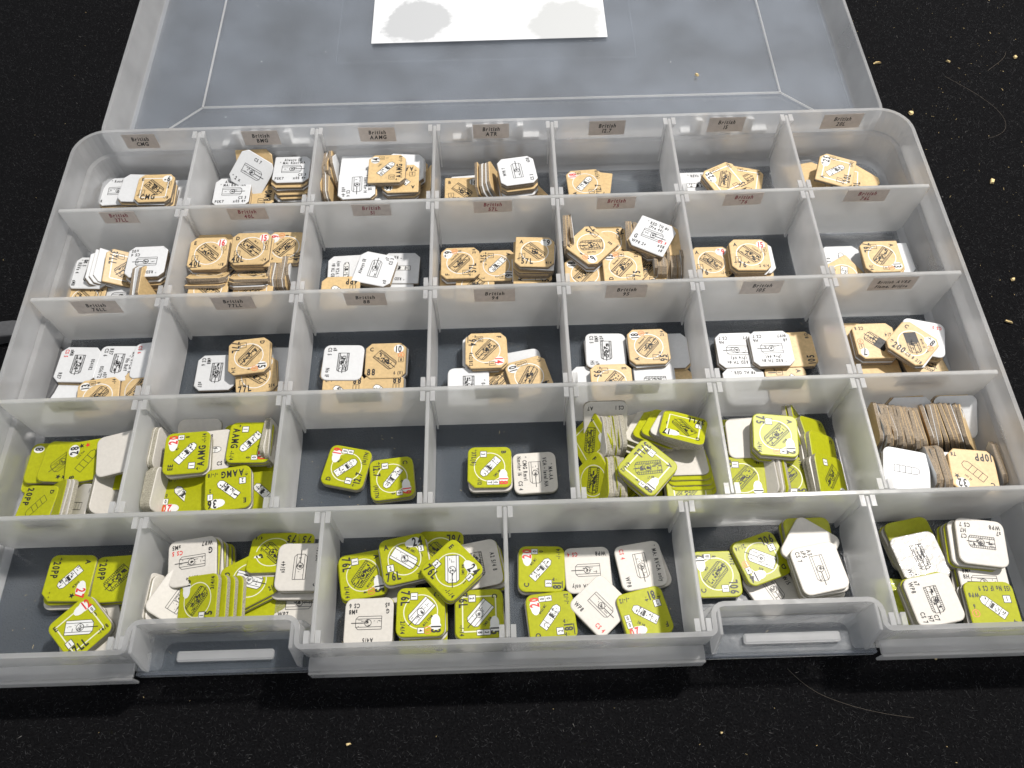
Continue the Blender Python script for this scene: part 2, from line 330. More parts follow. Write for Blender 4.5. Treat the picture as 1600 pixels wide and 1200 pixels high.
# flange that runs round the outside at ledge height, stopping at the latch recesses
def flange_poly(P, name='flange'):
    n = len(P)//2
    V = [(p[0], p[1], 16.4) for p in P]+[(p[0], p[1], 15.1) for p in P]; K = len(P)
    return meshobj(name, V, [tuple(range(K)), tuple(range(2*K-1, K-1, -1))]+[(i, i+K, (i+1) % K+K, (i+1) % K) for i in range(K)], M['wall'], tray)
segs = [(XL-3.5, 60.5), (114.2, 236.2), (290.5, XR+3.5)]
for k, (a, b) in enumerate(segs):
    box('front_flange', a, -221.4, 15.0, b, YF-.05, 16.3, M['wall'], tray); box('flange_skirt', a, -222.3, 10.5, b, -221.42, 16.3, M['wall'], tray)
for x0, x1 in ((XL-3.6, XL-.05), (XR+.05, XR+3.6)): box('side_flange', x0, YF-.0, 15.0, x1, -10, 16.3, M['wall'], tray)
box('back_flange', 12, YB+.05, 15.0, 338, YB+3.2, 16.3, M['wall'], tray)
# latch recesses: lowered clear shelf with a catch bar
for a, b in NO:
    box('latch_shelf', a-2, -219.6, 13.2, b+2, -208.3, 14.5, M['floor'], tray); 
    box('latch_lip', a-2, -220.6, 10.8, b+2, -219.62, 14.5, M['lid'], tray)
    box('catch_bar', a+10.5, -217.1, 14.52, b-9, -214.0, 16.4, M['wall'], tray, bv=.5)
    for s_, x in ((1, a), (-1, b)): prism('latch_cheek', [(-216.6, 28), (-208.6, 28), (-208.6, 13), (-219.5, 13), (-219.5, 16)], 'x', x+s_*.4, x+s_*1.5, M['wall'], tray)
# hinge knuckles behind the back wall
for x in (75, 176, 276):
    h = link(bpy.data.objects.new('hinge', None), tray)
    bevel(meshobj('hinge_arm', *boxg(x-19, 0.8, 14.4, x-12, 4.4, 17.2), M['hinge'], h)); bevel(meshobj('hinge_arm', *boxg(x+12, 0.8, 14.4, x+19, 4.4, 17.2), M['hinge'], h))
    for dx in (-11.5, -4, 2, 10.6): prism('knuckle', [(.7, 3.0), (4.2, 5), (5.4, 14), (5.4, 21.5), (.7, 24)], 'x', x+dx-1.4, x+dx+1.4, M['hinge'], h)
    box('hinge_web', x-12.5, 2.0, 12.5, x+11.5, 3.0, 19.5, M['line'], h)
# row dividers
for j in range(1, 5):
    y = -D*j; xr_, xl_ = 349.7, .3
    poly = [(xl_, 27.6), (xl_, 16.5), (xl_+.4, 2.5), (xl_+3, .15), (xr_-3, .15), (xr_-.4, 2.5), (xr_, 16.5), (xr_, 27.6)]
    prism('row_divider', poly, 'y', y-.85, y+.85, M['rowd'], tray, bv=.3)
# column inserts and their guide ribs
def insert(x, ya, yb):
    poly = [(ya, 27.3), (ya, 6), (ya+.5, 3.2), (ya+2, 1.2), (ya+4.5, .2), (yb-4.5, .2), (yb-2, 1.2), (yb-.5, 3.2), (yb, 6), (yb, 27.3)]
    prism('column_divider', poly, 'x', x-.65, x+.65, M['cold'], tray, bv=.28)
def ribs(x, y, s):
    for d in (-1, 1):
        V = []
        for z, dep, wd in ((.3, 1.5, .6), (23, 2.1, .8), (27.5, 3.8, 1.6)):
            xa, xb = x+d*.95, x+d*(.95+wd); V += [(xa, y, z), (xb, y, z), (xb, y+s*dep, z), (xa, y+s*dep, z)]
        Fc = [(0,1,2,3),(8,11,10,9)]+[(a+i, a+4+i, a+4+(i+1) % 4, a+(i+1) % 4) for a in (0, 4) for i in range(4)]
        o = meshobj('guide_rib', V, Fc, M['cold'], tray)
        bm = bmesh.new(); bm.from_mesh(o.data); bmesh.ops.recalc_face_normals(bm, faces=bm.faces); bm.to_mesh(o.data); bm.free()
for r in range(5):
    xs = [50*i for i in range(1, 7)] if r < 4 else [58.6, 117.2, 175.8, 234.4, 293.0]
    for x in xs:
        yt = -D*r-.95 if r else -1.2; yb_ = -D*(r+1)+.95 if r < 4 else YF+1.7
        if r == 4 and any(a-4 < x < b+4 for a, b in NO): yb_ = YF+1.7
        insert(x, yb_+.1, yt-.1)
        ribs(x, yt, -1); ribs(x, yb_, 1)
# little sample stickers with the compartment names
LB = [['British|CMG','British|BMG','British|AAMG','British|ATR','British|12.7','British|15','British|20L'],
 ['British|37LL','British|40L','British|51','British|57L','British|75','British|*76','British|76L'],
 ['British|76LL','British|77LL','British|88','British|94','British|95','British|105','British AVRE|Flame, Bridge'],
 ['U.S.|Transport','U.S.|AAMG','U.S.|12.7','U.S.|37L','U.S.|37LL','U.S.|75','British|Transport'],
 ['U.S.|MT/MMG','U.S.|75','U.S.|76L','U.S.|*81','U.S.|90L','U.S.|105']]
for r in range(5):
    for k, t in enumerate(LB[r]):
        a, b = t.split('|'); W_ = 15.5 if k not in (0, 6) else (14 if r < 2 and k == 0 else 17)
        cx = 50*k+(23.3 if k == 0 else 25 if k < 3 else 24 if k < 5 else 25.5) if r < 4 else [24.5, 84.5, 148, 205, 262.5, 326][k]
        if r == 4: W_ = [15, 20, 18.5, 18, 18, 18][k]
        yf = (YB-1.62 if r == 0 else -D*r-.87) if r < 3 else -D*r+1.02
        z0, z1 = (18.7, 26.6) if r in (0, 2) else ((20.1, 26.9) if r == 1 else ((18, 25.5) if r == 3 else (17.0, 24.5)))
        tl = R.uniform(-.25, .25)
        V = [(cx-W_/2, 0, z0+tl), (cx+W_/2, 0, z0-tl), (cx+W_/2, 0, z1-tl), (cx-W_/2, 0, z1+tl)]
        yb_ = yf; ya_ = yf-.14
        st = meshobj('label_sticker', [(x, ya_, z) for x, _, z in V]+[(x, yb_, z) for x, _, z in V], [(0,1,2,3),(7,6,5,4),(0,4,5,1),(1,5,6,2),(2,6,7,3),(3,7,4,0)], M['sticker'], tray)
        pr = Print(); ccol = 0 if r in (0, 2, 4) else 1
        for tt, zz in ((a, (z0+z1)/2+.3), (b, (z0+z1)/2-2.5)): pr.text(tt, 0, zz, 2.15 if len(tt) < 12 else 1.75, ccol, 'c', cond=.72, z=0, italic=.12)
        V2 = [(cx+x, ya_-.03, y) for x, y, z in pr.V]
        meshobj('sticker_lettering', V2, pr.F, [M['ink'], M['maroon']], st, mi=pr.m)
# ------------------------------------------------------------------ the lid, folded flat behind
lid = link(bpy.data.objects.new('lid', None), tray)
LX0, LX1, LY0, LY1 = -1.6, 351.0, 6.0, 226.0
lo = roundrect(LX0, LY0, LX1, LY1, 12)
lw_ = ring('lid_rim', [(lo, 14.0), (offset(lo, -1.5), 14.0), (offset(lo, -4.2), .1), (offset(lo, -5.6), -1.5), (offset(lo, -1.8), -1.6)], M['wall'], lid); bevel(lw_, .3, 2)
plate('lid_panel', offset(lo, -4.4), -1.5, -.25, M['lid'], lid)
def bar(P, h=.9, wd=.9, z=-.24, name='moulded_ridge', m='line'):
    for i in range(len(P)-1):
        a, b = Vector(P[i]), Vector(P[i+1]); d = (b-a).normalized(); n_ = Vector((-d.y, d.x))*wd/2
        Q = [a-n_, b-n_, b+n_, a+n_]; q = [a-n_*.4, b-n_*.4, b+n_*.4, a+n_*.4]
        meshobj(name, [(p.x, p.y, z) for p in Q]+[(p.x, p.y, z+h) for p in q], [(4,5,6,7),(0,1,5,4),(1,2,6,5),(2,3,7,6),(3,0,4,7),(3,2,1,0)], M[m], lid)
rp = [(35, 44), (313.5, 43), (314, 190), (35, 190), (35, 44)]
bar(rp, .7, .9); bar([(35, 44), (14, 23)], .6, .8); bar([(313.5, 43), (338, 20)], .6, .8); bar([(96.9, 73.6), (247, 71.6), (247, 200), (96.9, 200), (96.9, 73.6)], .1, .22, m='lid')
st = box('paper_sheet', 113.8, 86.8, -.22, 233.8, 160, -.02, None, lid, bv=0)
m, nt, out = mat('stained_paper'); st.data.materials[0] = m
p = N(nt, 'ShaderNodeBsdfPrincipled'); p.inputs['Roughness'].default_value = .55; g = N(nt, 'ShaderNodeNewGeometry'); L = nt.links.new
n1 = noise(nt, 60, 5, g.outputs['Position'], .65)
def blot(cx, cy_, rx, ry):
    mp = N(nt, 'ShaderNodeMapping', vector_type='POINT'); mp.inputs['Location'].default_value = (-cx/rx, -cy_/ry, 0); mp.inputs['Scale'].default_value = (1/(rx*S), 1/(ry*S), 0); L(g.outputs['Position'], mp.inputs[0])
    ln = N(nt, 'ShaderNodeVectorMath', operation='LENGTH'); L(mp.outputs[0], ln.inputs[0]); ad = N(nt, 'ShaderNodeMath', operation='MULTIPLY_ADD'); L(n1.outputs[0], ad.inputs[0]); ad.inputs[1].default_value = 1.1; L(ln.outputs['Value'], ad.inputs[2]); hf = N(nt, 'ShaderNodeMath', operation='MULTIPLY'); hf.inputs[1].default_value = .5; L(ad.outputs[0], hf.inputs[0]); return hf.outputs[0]
b1 = ramp(nt, blot(136.5, 103, 19, 17), .70, .78, (.46,.47,.48), (.70,.71,.72)); b2 = ramp(nt, blot(213, 99, 19, 17), .72, .84, (.50,.51,.51), (.70,.71,.72))
mx = N(nt, 'ShaderNodeMix', data_type='RGBA', blend_type='MULTIPLY'); mx.inputs[0].default_value = 1; L(b1, mx.inputs[6]); 
dv = N(nt, 'ShaderNodeMix', data_type='RGBA', blend_type='DIVIDE'); dv.inputs[0].default_value = 1; L(b2, dv.inputs[6]); dv.inputs[7].default_value = (.70,.71,.72,1); L(dv.outputs[2], mx.inputs[7])
L(mx.outputs[2], p.inputs[0]); L(p.outputs[0], out.inputs[0])
# ------------------------------------------------------------------ counters
def shape(kind, t, rr=None):
    h = 7.9
    if kind == 'r': P = roundrect(-h, -h, h, h, 2.5, 4)
    elif kind == 'R':   # three round corners, one cut
        P = arc(h-2.4, h-2.4, 2.4, 0, 90, 4)+arc(-h+2.4, h-2.4, 2.4, 90, 180, 4)+arc(-h+2.4, -h+2.4, 2.4, 180, 270, 4)+[(h-2.6, -h), (h, -h+2.6)]
    else:
        P = []
        for (sx, sy), c in zip(((1,1),(-1,1),(-1,-1),(1,-1)), {'a': (2.2,2.2,2.2,2.2), 'b': (2.3,.3,2.3,2.3), 'c': (2.6,.3,2.4,.3)}[kind]):
            q = [(sx*h, sy*(h-c)), (sx*(h-c), sy*h)]; P += q if sx*sy > 0 else q[::-1]
    return P
BM = {}
def body(colr, kind):
    t = 1.35 if colr in 'TW' else 1.6
    if (colr, kind) in BM: return BM[colr, kind]
    P = shape(kind, t); n = len(P); inn = offset(P, -.28)
    V = [(p[0], p[1], 0) for p in inn]+[(p[0], p[1], -.2) for p in P]+[(p[0], p[1], -t) for p in P]
    Fc = [tuple(range(n))]+[(i+n, (i+1) % n+n, (i+1) % n, i) for i in range(n)]+[(i+2*n, (i+1) % n+2*n, (i+1) % n+n, i+n) for i in range(n)]+[tuple(range(3*n-1, 2*n-1, -1))]
    mi = [0]+[0]*n+[1]*n+[2]
    me = bpy.data.meshes.new('counter_body'); me.from_pydata([(v[0]*S, v[1]*S, v[2]*S) for v in V], [], Fc)
    back = {'T': 'W', 'W': 'T', 'G': 'P', 'P': 'G', 'S': 'G', 'Q': 'P'}[colr]
    for x in (M[colr], M['eb'] if colr in 'TW' else M['eg'], M[back]): me.materials.append(x)
    me.polygons.foreach_set('material_index', mi); me.update(); BM[colr, kind] = me; return me
FACES = [
 ('B', ('* Road Rd',), ('R',), ('',), (), 't', ''),
 ('B', ('',), ('',), ('',), (), 'n', ''),
 ('F', 'E', '-6', 'k', '*CMG', '1', '-/8', 's', 'd', ('0', '8'), 0, ''),
 ('B', ('* RE TH',), ('7 N',), ('',), (), 'n', ''),
 ('B', ('CS 7',), ('* 2 x',), ('',), (), 't', ''),
 ('F', '1', '4', 'k', '*BMG', '1', '4/-/2', 'n', 'n', ('4PP', 'TW8'), 0, ''),
 ('B', ('Always SE', '* MA: Rmvl NA'), ('PSK7',), ('x05 4+', 'CS 3'), (), 't', ''),
 ('F', 'A', '16', 'k', '*AAMG', '2', '5PP', 'n', 'l', ('', ''), 0, ''),
 ('B', ('Always SE', '* Rmvl Rng 14'), ('',), ('x05 4+', 'CS 4'), (), 't', ''),
 ('F', '', '14', 'k', '*AAMG', '2', '-/-/8', 'n', 'l', ('2', '1'), 0, 'Light'),
 ('F', 'B', '16', 'k', 'ATR', '1', '-/2', 'n', 'd', ('0', ''), 0, ''),
 ('B', ('WP8 7',), ('CS 3',), ('sD8',), (), 't', ''),
 ('F', 'A', '18', 'r', '*12.7', '3', '(4)7/8', 'c', 'l', ('0', ''), 0, ''),
 ('B', ('* REVs T',), ('',), ('',), (), 'l', ''),
 ('F', 'A', '', 'k', '15', '1', '4/4', 's', 'd', ('4', '3'), 0, ''),
 ('F', 'A', '*25', 'k', '15', '1', '(50)', 's', 'd', ('0', '1'), 0, ''),
 ('F', 'A', '', 'k', '*20L', '', '', 's', 'l', ('4', '3'), 0, ''),
 ('F', 'A', '*25', 'k', '*20L', '1', '(50)', 's', 'l', ('0', '0'), 0, ''),
 ('F', 'B', '', 'k', '37LL', '2', '2', 'c', 'd', ('4', '3'), 0, ''),
 ('B', ('* 2',), ('',), ('G',), (), 't', ''),
 ('B', ('* RED TH #s', '(Pre 44)'), ('* REVs 4', 'CS 5'), ('sM8',), (), 'd', 'G'),
 ('F', 'B', '', 'k', '37LL', '1', '', 's', 'd', ('4', '3'), 0, ''),
 ('B', ('* RED TH #s ',), ('',), ('x0S', 'CS 4'), (), 't', ''),
 ('F', 'E', '16', 'r', '', '2', '-/8', 'c', 'd', ('1', '1'), 1, ''),
 ('F', 'E', '', 'r', '40L', '2', '1-2 1/2', 'c', 'd', ('1', '1'), 0, ''),
 ('F', 'E', '16', 'r', '40L', '2', '-/8', 'c', 'd', ('1', '1'), 1, '60 Mk I'),
 ('F', 'D', '15', 'r', '40L', '2', '-/4', 'c', 'd', ('4', '3'), 1, 'Mk II'),
 ('F', 'E', '*9', 'r', '40L', '2', '', 'c', 'd', ('11', '8'), 1, 'Matilda II'),
 ('F', 'E', '', 'k', '40L', '2', '-/8/2', 'c', 'd', ('', ''), 1, ''),
 ('F', 'C', '', 'k', '40L', '2', '', 'c', 'd', ('', ''), 1, ''),
 ('B', ('* RED',), ('',), ('* REVs 3',), (), 'l', ''),
 ('B', ('RED TH #s', 'MG: VCA only'), ('',), ('',), (), 'l', ''),
 ('B', ('Always SE',), ('x0',), ('CS 3', 's7'), (), 't', ''),
 ('F', 'B', '', 'k', '4PP', '1', '', 'n', 'l', ('4', '3'), 0, ''),
 ('F', 'A', '4', 'k', '57L', '1', '', 'c', 'd', ('', ''), 0, ''),
 ('F', 'A', '16', 'k', '*57L*', '2', '7', 'c', 'l', ('4', '2'), 0, ''),
 ('F', 'F', '*9', 'k', '*57L', '2', '2/4', 'c', 'd', ('11', '8'), 0, 'Churchill III'),
 ('F', 'A', '', 'k', '57L', '1', '', 's', 'd', ('', ''), 0, ''),
 ('F', 'A', '*9', 'k', '*57L', '2', '4/4', 'c', 'd', ('', ''), 0, ''),
 ('F', 'C', '', 'k', '75', '1', '', 'c', 'l', ('', ''), 0, ''),
 ('F', 'D', '4', 'k', '', '4', '', 'c', 'd', ('11', '4'), 0, ''),
 ('F', 'D', '18', 'k', '75', '1', '', 'c', 'd', ('', ''), 0, 'Sherman II'),
 ('F', 'D', '13', 'k', '*75', '1', '2/4', 'c', 'd', ('11', '4'), 0, 'Sherman V'),
 ('F', 'E', '6.', 'k', '75', '1', '2/4', 'c', 'd', ('11', '8'), 0, 'Churchill'),
 ('F', '', '', 'k', '75', '', '', 'n', 'n', ('', ''), 0, ''),
 ('B', ('* RED TH #s', '(Pre 44)'), ('WP8 2+',), ('s8', 'x08', 'CS 9'), ('CS 9',), 't', 'G'),
 ('F', 'A', '*9', 'r', '*76*', '1', '-/4/2', 'c', 'd', ('', ''), 0, ''),
 ('F', 'A', '15', 'r', '*76*', '1', '2 4/4', 'c', 'd', ('4', '3'), 0, 'Crusader III'),
 ('F', '', '12', 'k', '76L', '1', '', 'c', 'l', ('', ''), 0, ''),
 ('B', ('0 7 0',), ('9',), ('',), (), 'l', ''),
 ('F', 'A', '13', 'k', '76L', '1', '2/4', 'c', 'd', ('11', '4'), 0, ''),
 ('B', ('CS 7',), ('',), ('',), (), 't', ''),
 ('B', ('0S4/82',), ('CS 5', 'sM8'), ('RE7',), ('CS 5',), 'd', ''),
 ('B', ('* MA: RVCA only', '* No Buff'), ('CS 6', 'RE7'), ('0S6/72', 's07'), (), 'd', ''),
 ('B', ('',), ('CS 6',), ('',), ('CS 6',), 'n', ''),
 ('F', 'A', '', 'k', '76', '1', '8/-', 'c', 'd', ('', ''), 0, ''),
 ('F', 'A', '13', 'k', '76', '1', '-/4', 'c', 'd', ('11', '4'), 0, ''),
 ('B', ('8 S7',), ('',), ('PWP7',), (), 'n', ''),
 ('B', ('',), ('CS 6', 'sM8'), ('s07',), (), 'd', ''),
 ('F', 'A', '', 'k', '77L', '1', '', 'c', 'd', ('', ''), 0, ''),
 ('F', 'D', '15', 'k', '77L', '1', '2/4', 'c', 'd', ('', ''), 0, ''),
 ('F', 'D', '15', 'k', '77L', '1', '2/4', 'c', 'd', ('11', '4'), 0, ''),
 ('F', 'C', '', 'k', '88', '1', '-/-/2', 'n', 'l', ('', ''), 0, ''),
 ('F', 'C', '', 'k', '88', '1', '', 'n', 'l', ('', ''), 0, ''),
 ('B', ('',), ('CS 5', 's8'), ('No IF',), (), 'd', ''),
 ('F', 'C', '10', 'k', '88', '', '6 (11)', 'n', 'd', ('6', '8'), 0, ''),
 ('F', 'C', '16', 'r', '94', '1', '', 'n', 'd', ('6', ''), 0, ''),
 ('B', ('* 0-0 E',), ('',), ('',), (), 'd', ''),
 ('F', 'F', '14', 'r', '*94', '50', '4x2/8/2', 'c', 'd', ('1', '1'), 1, ''),
 ('F', 'A', '10', 'k', '94', '', '4/-', 'c', 'd', ('3', '3'), 0, ''),
 ('B', ('',), ('CS 5', 'sM8', 's07'), ('H5', 's9'), (), 'd', ''),
 ('B', ('',), ('',), ('',), (), 'd', ''),
 ('F', 'E', '', 'k', '*95', '1', '', 'c', 'd', ('', ''), 0, ''),
 ('F', 'A', '18', 'k', '95*', '1', '2/4', 'c', 'd', ('6', '4'), 1, 'Sherman II'),
 ('F', 'A', '', 'k', '105', '', '8/2', 'n', 'n', ('', ''), 0, ''),
 ('B', ('* RED TH #s',), ('',), ('',), (), 'd', ''),
 ('F', 'A', '', 'k', '*1', '1', '', 'n', 'l', ('', ''), 0, ''),
 ('B', ('* RED TH #s', '(Pre 44)'), ('WP7',), ('CS 7', 'H6'), (), 't', ''),
 ('B', ('* RED TH #s', '(Pre 44)'), ('WP7', 's8'), ('CS 7', 'H6'), (), 't', ''),
 ('F', '', '16', 'r', '', '', '', 'n', 'n', ('4', '3'), 0, ''),
 ('B', ('',), ('CS 3',), ('',), ('CS 3',), 'n', ''),
 ('F', '', '107', 'k', '', '', '', 'n', 'd', ('', ''), 0, ''),
 ('F', 'G', '', 'k', '', '', '', 'n', 'n', ('', ''), 0, ''),
 ('F', '', '7', 'k', '', '2/4', 'CS 8', 'n', 'f', ('2', '11'), 0, ''),
 ('F', 'C', '*8', 'k', '*200', '', 'CS 8 2/8', 'c', 'f', ('11', '7'), 0, 'MAVR: CE'),
 ('F', '', '8', 'k', '', '', '', 'n', 'n', ('', ''), 0, ''),
 ('F', '', '22', 'k', '', '', '', 'n', 't2', ('*', '*'), 0, ''),
 ('F', 'B', '28', 'k', '', '', 'T7 20', 'n', 'u', ('*', '*'), 0, '1 1/2 Ton'),
 ('B', ('',), ('1',), ('2',), (), 'u', ''),
 ('F', 'D', '17', 'k', '20PP', '', 'T8', 'n', 'u', ('*', '*'), 0, ''),
 ('F', 'B', '28', 'k', '', '', '', 'n', 'u', ('*', ''), 0, '1 1/2 Ton'),
 ('B', ('* 8',), ('',), ('CS 4',), ('* 8',), 'l', ''),
 ('F', 'EE', '20', 'r', '*AAMG', '1', '-/-/4', 'n', 'l', ('0', '0'), 0, 'M2'),
 ('F', 'F', '20', 'r', '*AAMG', '1', '-/-/4', 'n', 'l', ('0', '0'), 0, 'M2'),
 ('F', '', '', 'k', '', '', '', 'n', 'n', ('', ''), 0, ''),
 ('F', '', '', 'k', '*AAMG', '', '', 'n', 'n', ('', ''), 0, ''),
 ('F', 'E', '20', 'r', '*PP', '', '-/-/16', 'n', 'l', ('0', '0'), 0, ''),
 ('F', 'BB', '', 'k', '', '', '1', 'n', 'l', ('', ''), 0, ''),
 ('F', 'E', '36', 'k', '*AAMG', '2', '-/-/8', 'n', 'l', ('1', '2'), 0, ''),
 ('F', 'D', '19', 'r', '*12.7', '3', '(16)TN', 'c', 'l', ('0', '0'), 0, 'M3A1'),
 ('F', 'C', '19', 'r', '*12.7', '3', '(16)TN', 'c', 'l', ('0', '0'), 0, 'M3'),
 ('F', 'B', '18', 'r', '*37L(8)', '3', '-/12', 'c', 'l', ('0', 'T'), 0, 'M6 GMC'),
 ('B', ('* MA-AA', 'VCA - level NA'), ('Nmvlng 16', '* CMG Rmvl'), ('CS 4', ''), (), 't', ''),
 ('B', ('',), ('CS 1',), ('A7',), (), 't', ''),
 ('F', '', '', 'k', '*37', '', '', 'n', 'n', ('', ''), 0, ''),
 ('F', '', '', 'k', '37', '1', '', 'c', 'd', ('', ''), 0, ''),
 ('F', 'G', '17', 'k', '37LL', '1', '', 's', 'd', ('', '3'), 0, 'M5'),
 ('F', '', '18', 'k', '37', '2', '4/4/2', 's', 'd', ('3', ''), 0, ''),
 ('F', 'H', '17', 'k', '', '', '', 's', 'd', ('', ''), 0, ''),
 ('F', 'F', '', 'k', '', '', '', 'c', 'd', ('', ''), 0, ''),
 ('F', 'A', '18', 'k', '37LL', '1', '4/4/2', 's', 'd', ('3', '4'), 0, 'M3 LT'),
 ('F', '', '1', 'k', '75', '', '', 'c', 'd', ('', ''), 0, ''),
 ('B', ('* VCA CMG',), ('',), ('',), (), 'n', ''),
 ('F', '75', '', 'k', '75', '', '', 'n', 'n', ('', ''), 0, ''),
 ('F', 'C', '19', 'r', '', '', '', 'n', 'n', ('', ''), 0, ''),
 ('F', '', '8', 'k', '', '4', '', 'n', 'f', ('*', ''), 0, ''),
 ('F', '', '13', 'k', '', '1', '', 'n', 'd', ('', ''), 0, ''),
 ('F', 'F', '17', 'k', '75', '1', '', 'c', 'd', ('', ''), 0, ''),
 ('F', '', '', 'k', '75', '1', '-/4/4', 'c', 'd', ('', ''), 0, ''),
 ('F', 'A', '12', 'k', '75', '1', '-/4/4', 'c', 'd', ('4', '11'), 0, 'M4A1'),
 ('F', '', '*2', 'k', '', '', '10PP', 'n', 'n', ('', ''), 0, ''),
 ('F', 'C', '32', 'k', '10PP', '', 'T8', 'n', 'u', ('*', ''), 0, '30 cwt'),
 ('B', ('',), ('',), ('',), (), 'u', ''),
 ('F', '', '7', 'k', '', '', '', 'n', 'd', ('2', ''), 0, ''),
 ('F', 'A', '27', 'r', '*20PP', '', '* *', 'n', 'l', ('*', ''), 0, 'DUKW'),
 ('F', 'B', '', 'k', '*20PP', '', '', 'n', 'd', ('', ''), 0, ''),
 ('F', 'E', '12', 'r', '37LL', '1', '-/4/8', 's', 't', ('0', '3'), 0, ''),
 ('F', '', '2', 'k', '75', '', '', 'n', 'd', ('', ''), 0, ''),
 ('F', 'C', '', 'k', '75', '1', '4/4', 'c', 'd', ('', ''), 0, ''),
 ('B', ('s5/4+',), ('WP7',), ('sM5', 'CS 5'), ('CS 5',), 't', 'G'),
 ('F', 'D', '13', 'k', '75', '1', '2/4', 'c', 't', ('4', '11'), 0, 'M4'),
 ('F', '', '13', 'k', '75', '1', '2/4/4', 'c', 'd', ('', ''), 0, ''),
 ('B', ('',), ('6',), ('',), (), 't', ''),
 ('B', ('',), ('G', 'WP7'), ('',), (), 't', ''),
 ('B', ('s5/4+',), ('G',), ('sM5/4+',), (), 't', ''),
 ('F', '', '', 'k', '76L', '1', '', 'c', 'd', ('', ''), 0, ''),
 ('B', ('A2 5/4 8',), ('',), ('',), (), 'd', ''),
 ('F', 'A', '15', 'k', '76L', '1', '2/4/4', 'c', 'd', ('11', '4'), 0, 'M4A1 76W'),
 ('F', 'A', '24', 'k', '76L', '2', '-/-/4', 'c', 't', ('3', '1'), 0, 'M18 GMC'),
 ('F', 'B', '19', 'k', '76L', '1', '', 'c', 'f', ('', ''), 0, ''),
 ('F', 'C', '13', 'k', '76L', '1', '2/4/4', 'c', 't', ('11', '4'), 0, 'M4A3 76W'),
 ('F', 'C', '15', 'k', '76L', '2', '-/-/4', 's', 't', ('3', '8'), 0, 'M10 GMC'),
 ('B', ('A4/5',), ('s5', 'G'), ('CS 6', 'sM8'), (), 't', ''),
 ('F', 'E', '24', 'k', '76L', '2', '-/-/4', 'c', 't', ('3', '1'), 0, 'M18 GMC'),
 ('B', ('MA: RVCA only',), ('WP8',), ('CS 4',), ('CS 4',), 't', ''),
 ('B', ('* MA: RVCA only',), ('CS 4',), ('WP8',), ('CS 4',), 't', ''),
 ('F', 'C', '20', 'r', '81*', '3', '-/-/4', 'n', 'l', ('0', '0'), 1, 'M21 MC'),
 ('F', 'D', '20', 'r', '*81*', '2', '-/-/2', 'n', 'l', ('0', '0'), 1, 'M4A1 MC'),
 ('B', ('',), ('WP8',), ('CS 4',), ('CS 4',), 't', ''),
 ('F', 'F', '20', 'r', '*81*', '2', '-/-/2', 'n', 'l', ('0', '0'), 0, 'M4 MC'),
 ('B', ('W/5',), ('',), ('',), (), 't', ''),
 ('F', 'C', '12', 'k', '90L', '1', '2/4/4', 'c', 'd', ('18', '8'), 0, 'M26'),
 ('F', 'D', '14', 'k', '90L', '2', '2/-/4', 'c', 't', ('4', '11'), 0, 'M36'),
 ('B', ('',), ('CS 7', 'sP5', 'A5'), ('',), (), 't', ''),
 ('B', ('',), ('',), ('WP8', 's7'), (), 'd', ''),
 ('B', ('',), ('WP8', 's7'), ('CS 7', 'H7', 'C7'), (), 'd', ''),
 ('B', ('',), ('',), ('N',), (), 't', ''),
 ('B', ('',), ('',), ('CS 8', 'sM8', 'H8'), (), 't', ''),
 ('F', '4', '', 'k', '155 No IF CS 9', '1', 'WP8', 'n', 'l', ('6', '6'), 0, ''),
]
CELLS = ['British CMG', 'British BMG', 'British AAMG', 'British ATR', 'British 12.7', 'British 15', 'British 20L', 'British 37LL', 'British 40L', 'British 51', 'British 57L', 'British 75', 'British *76', 'British 76L', 'British 76LL', 'British 77LL', 'British 88', 'British 94', 'British 95', 'British 105', 'British AVRE', 'U.S. Transport', 'U.S. AAMG', 'U.S. 12.7', 'U.S. 37L', 'U.S. 37LL', 'U.S. 75', 'British Transport', 'U.S. halftrack', 'U.S. gun motor', 'U.S. 76L', 'U.S. *81', 'U.S. 90L', 'U.S. 105']
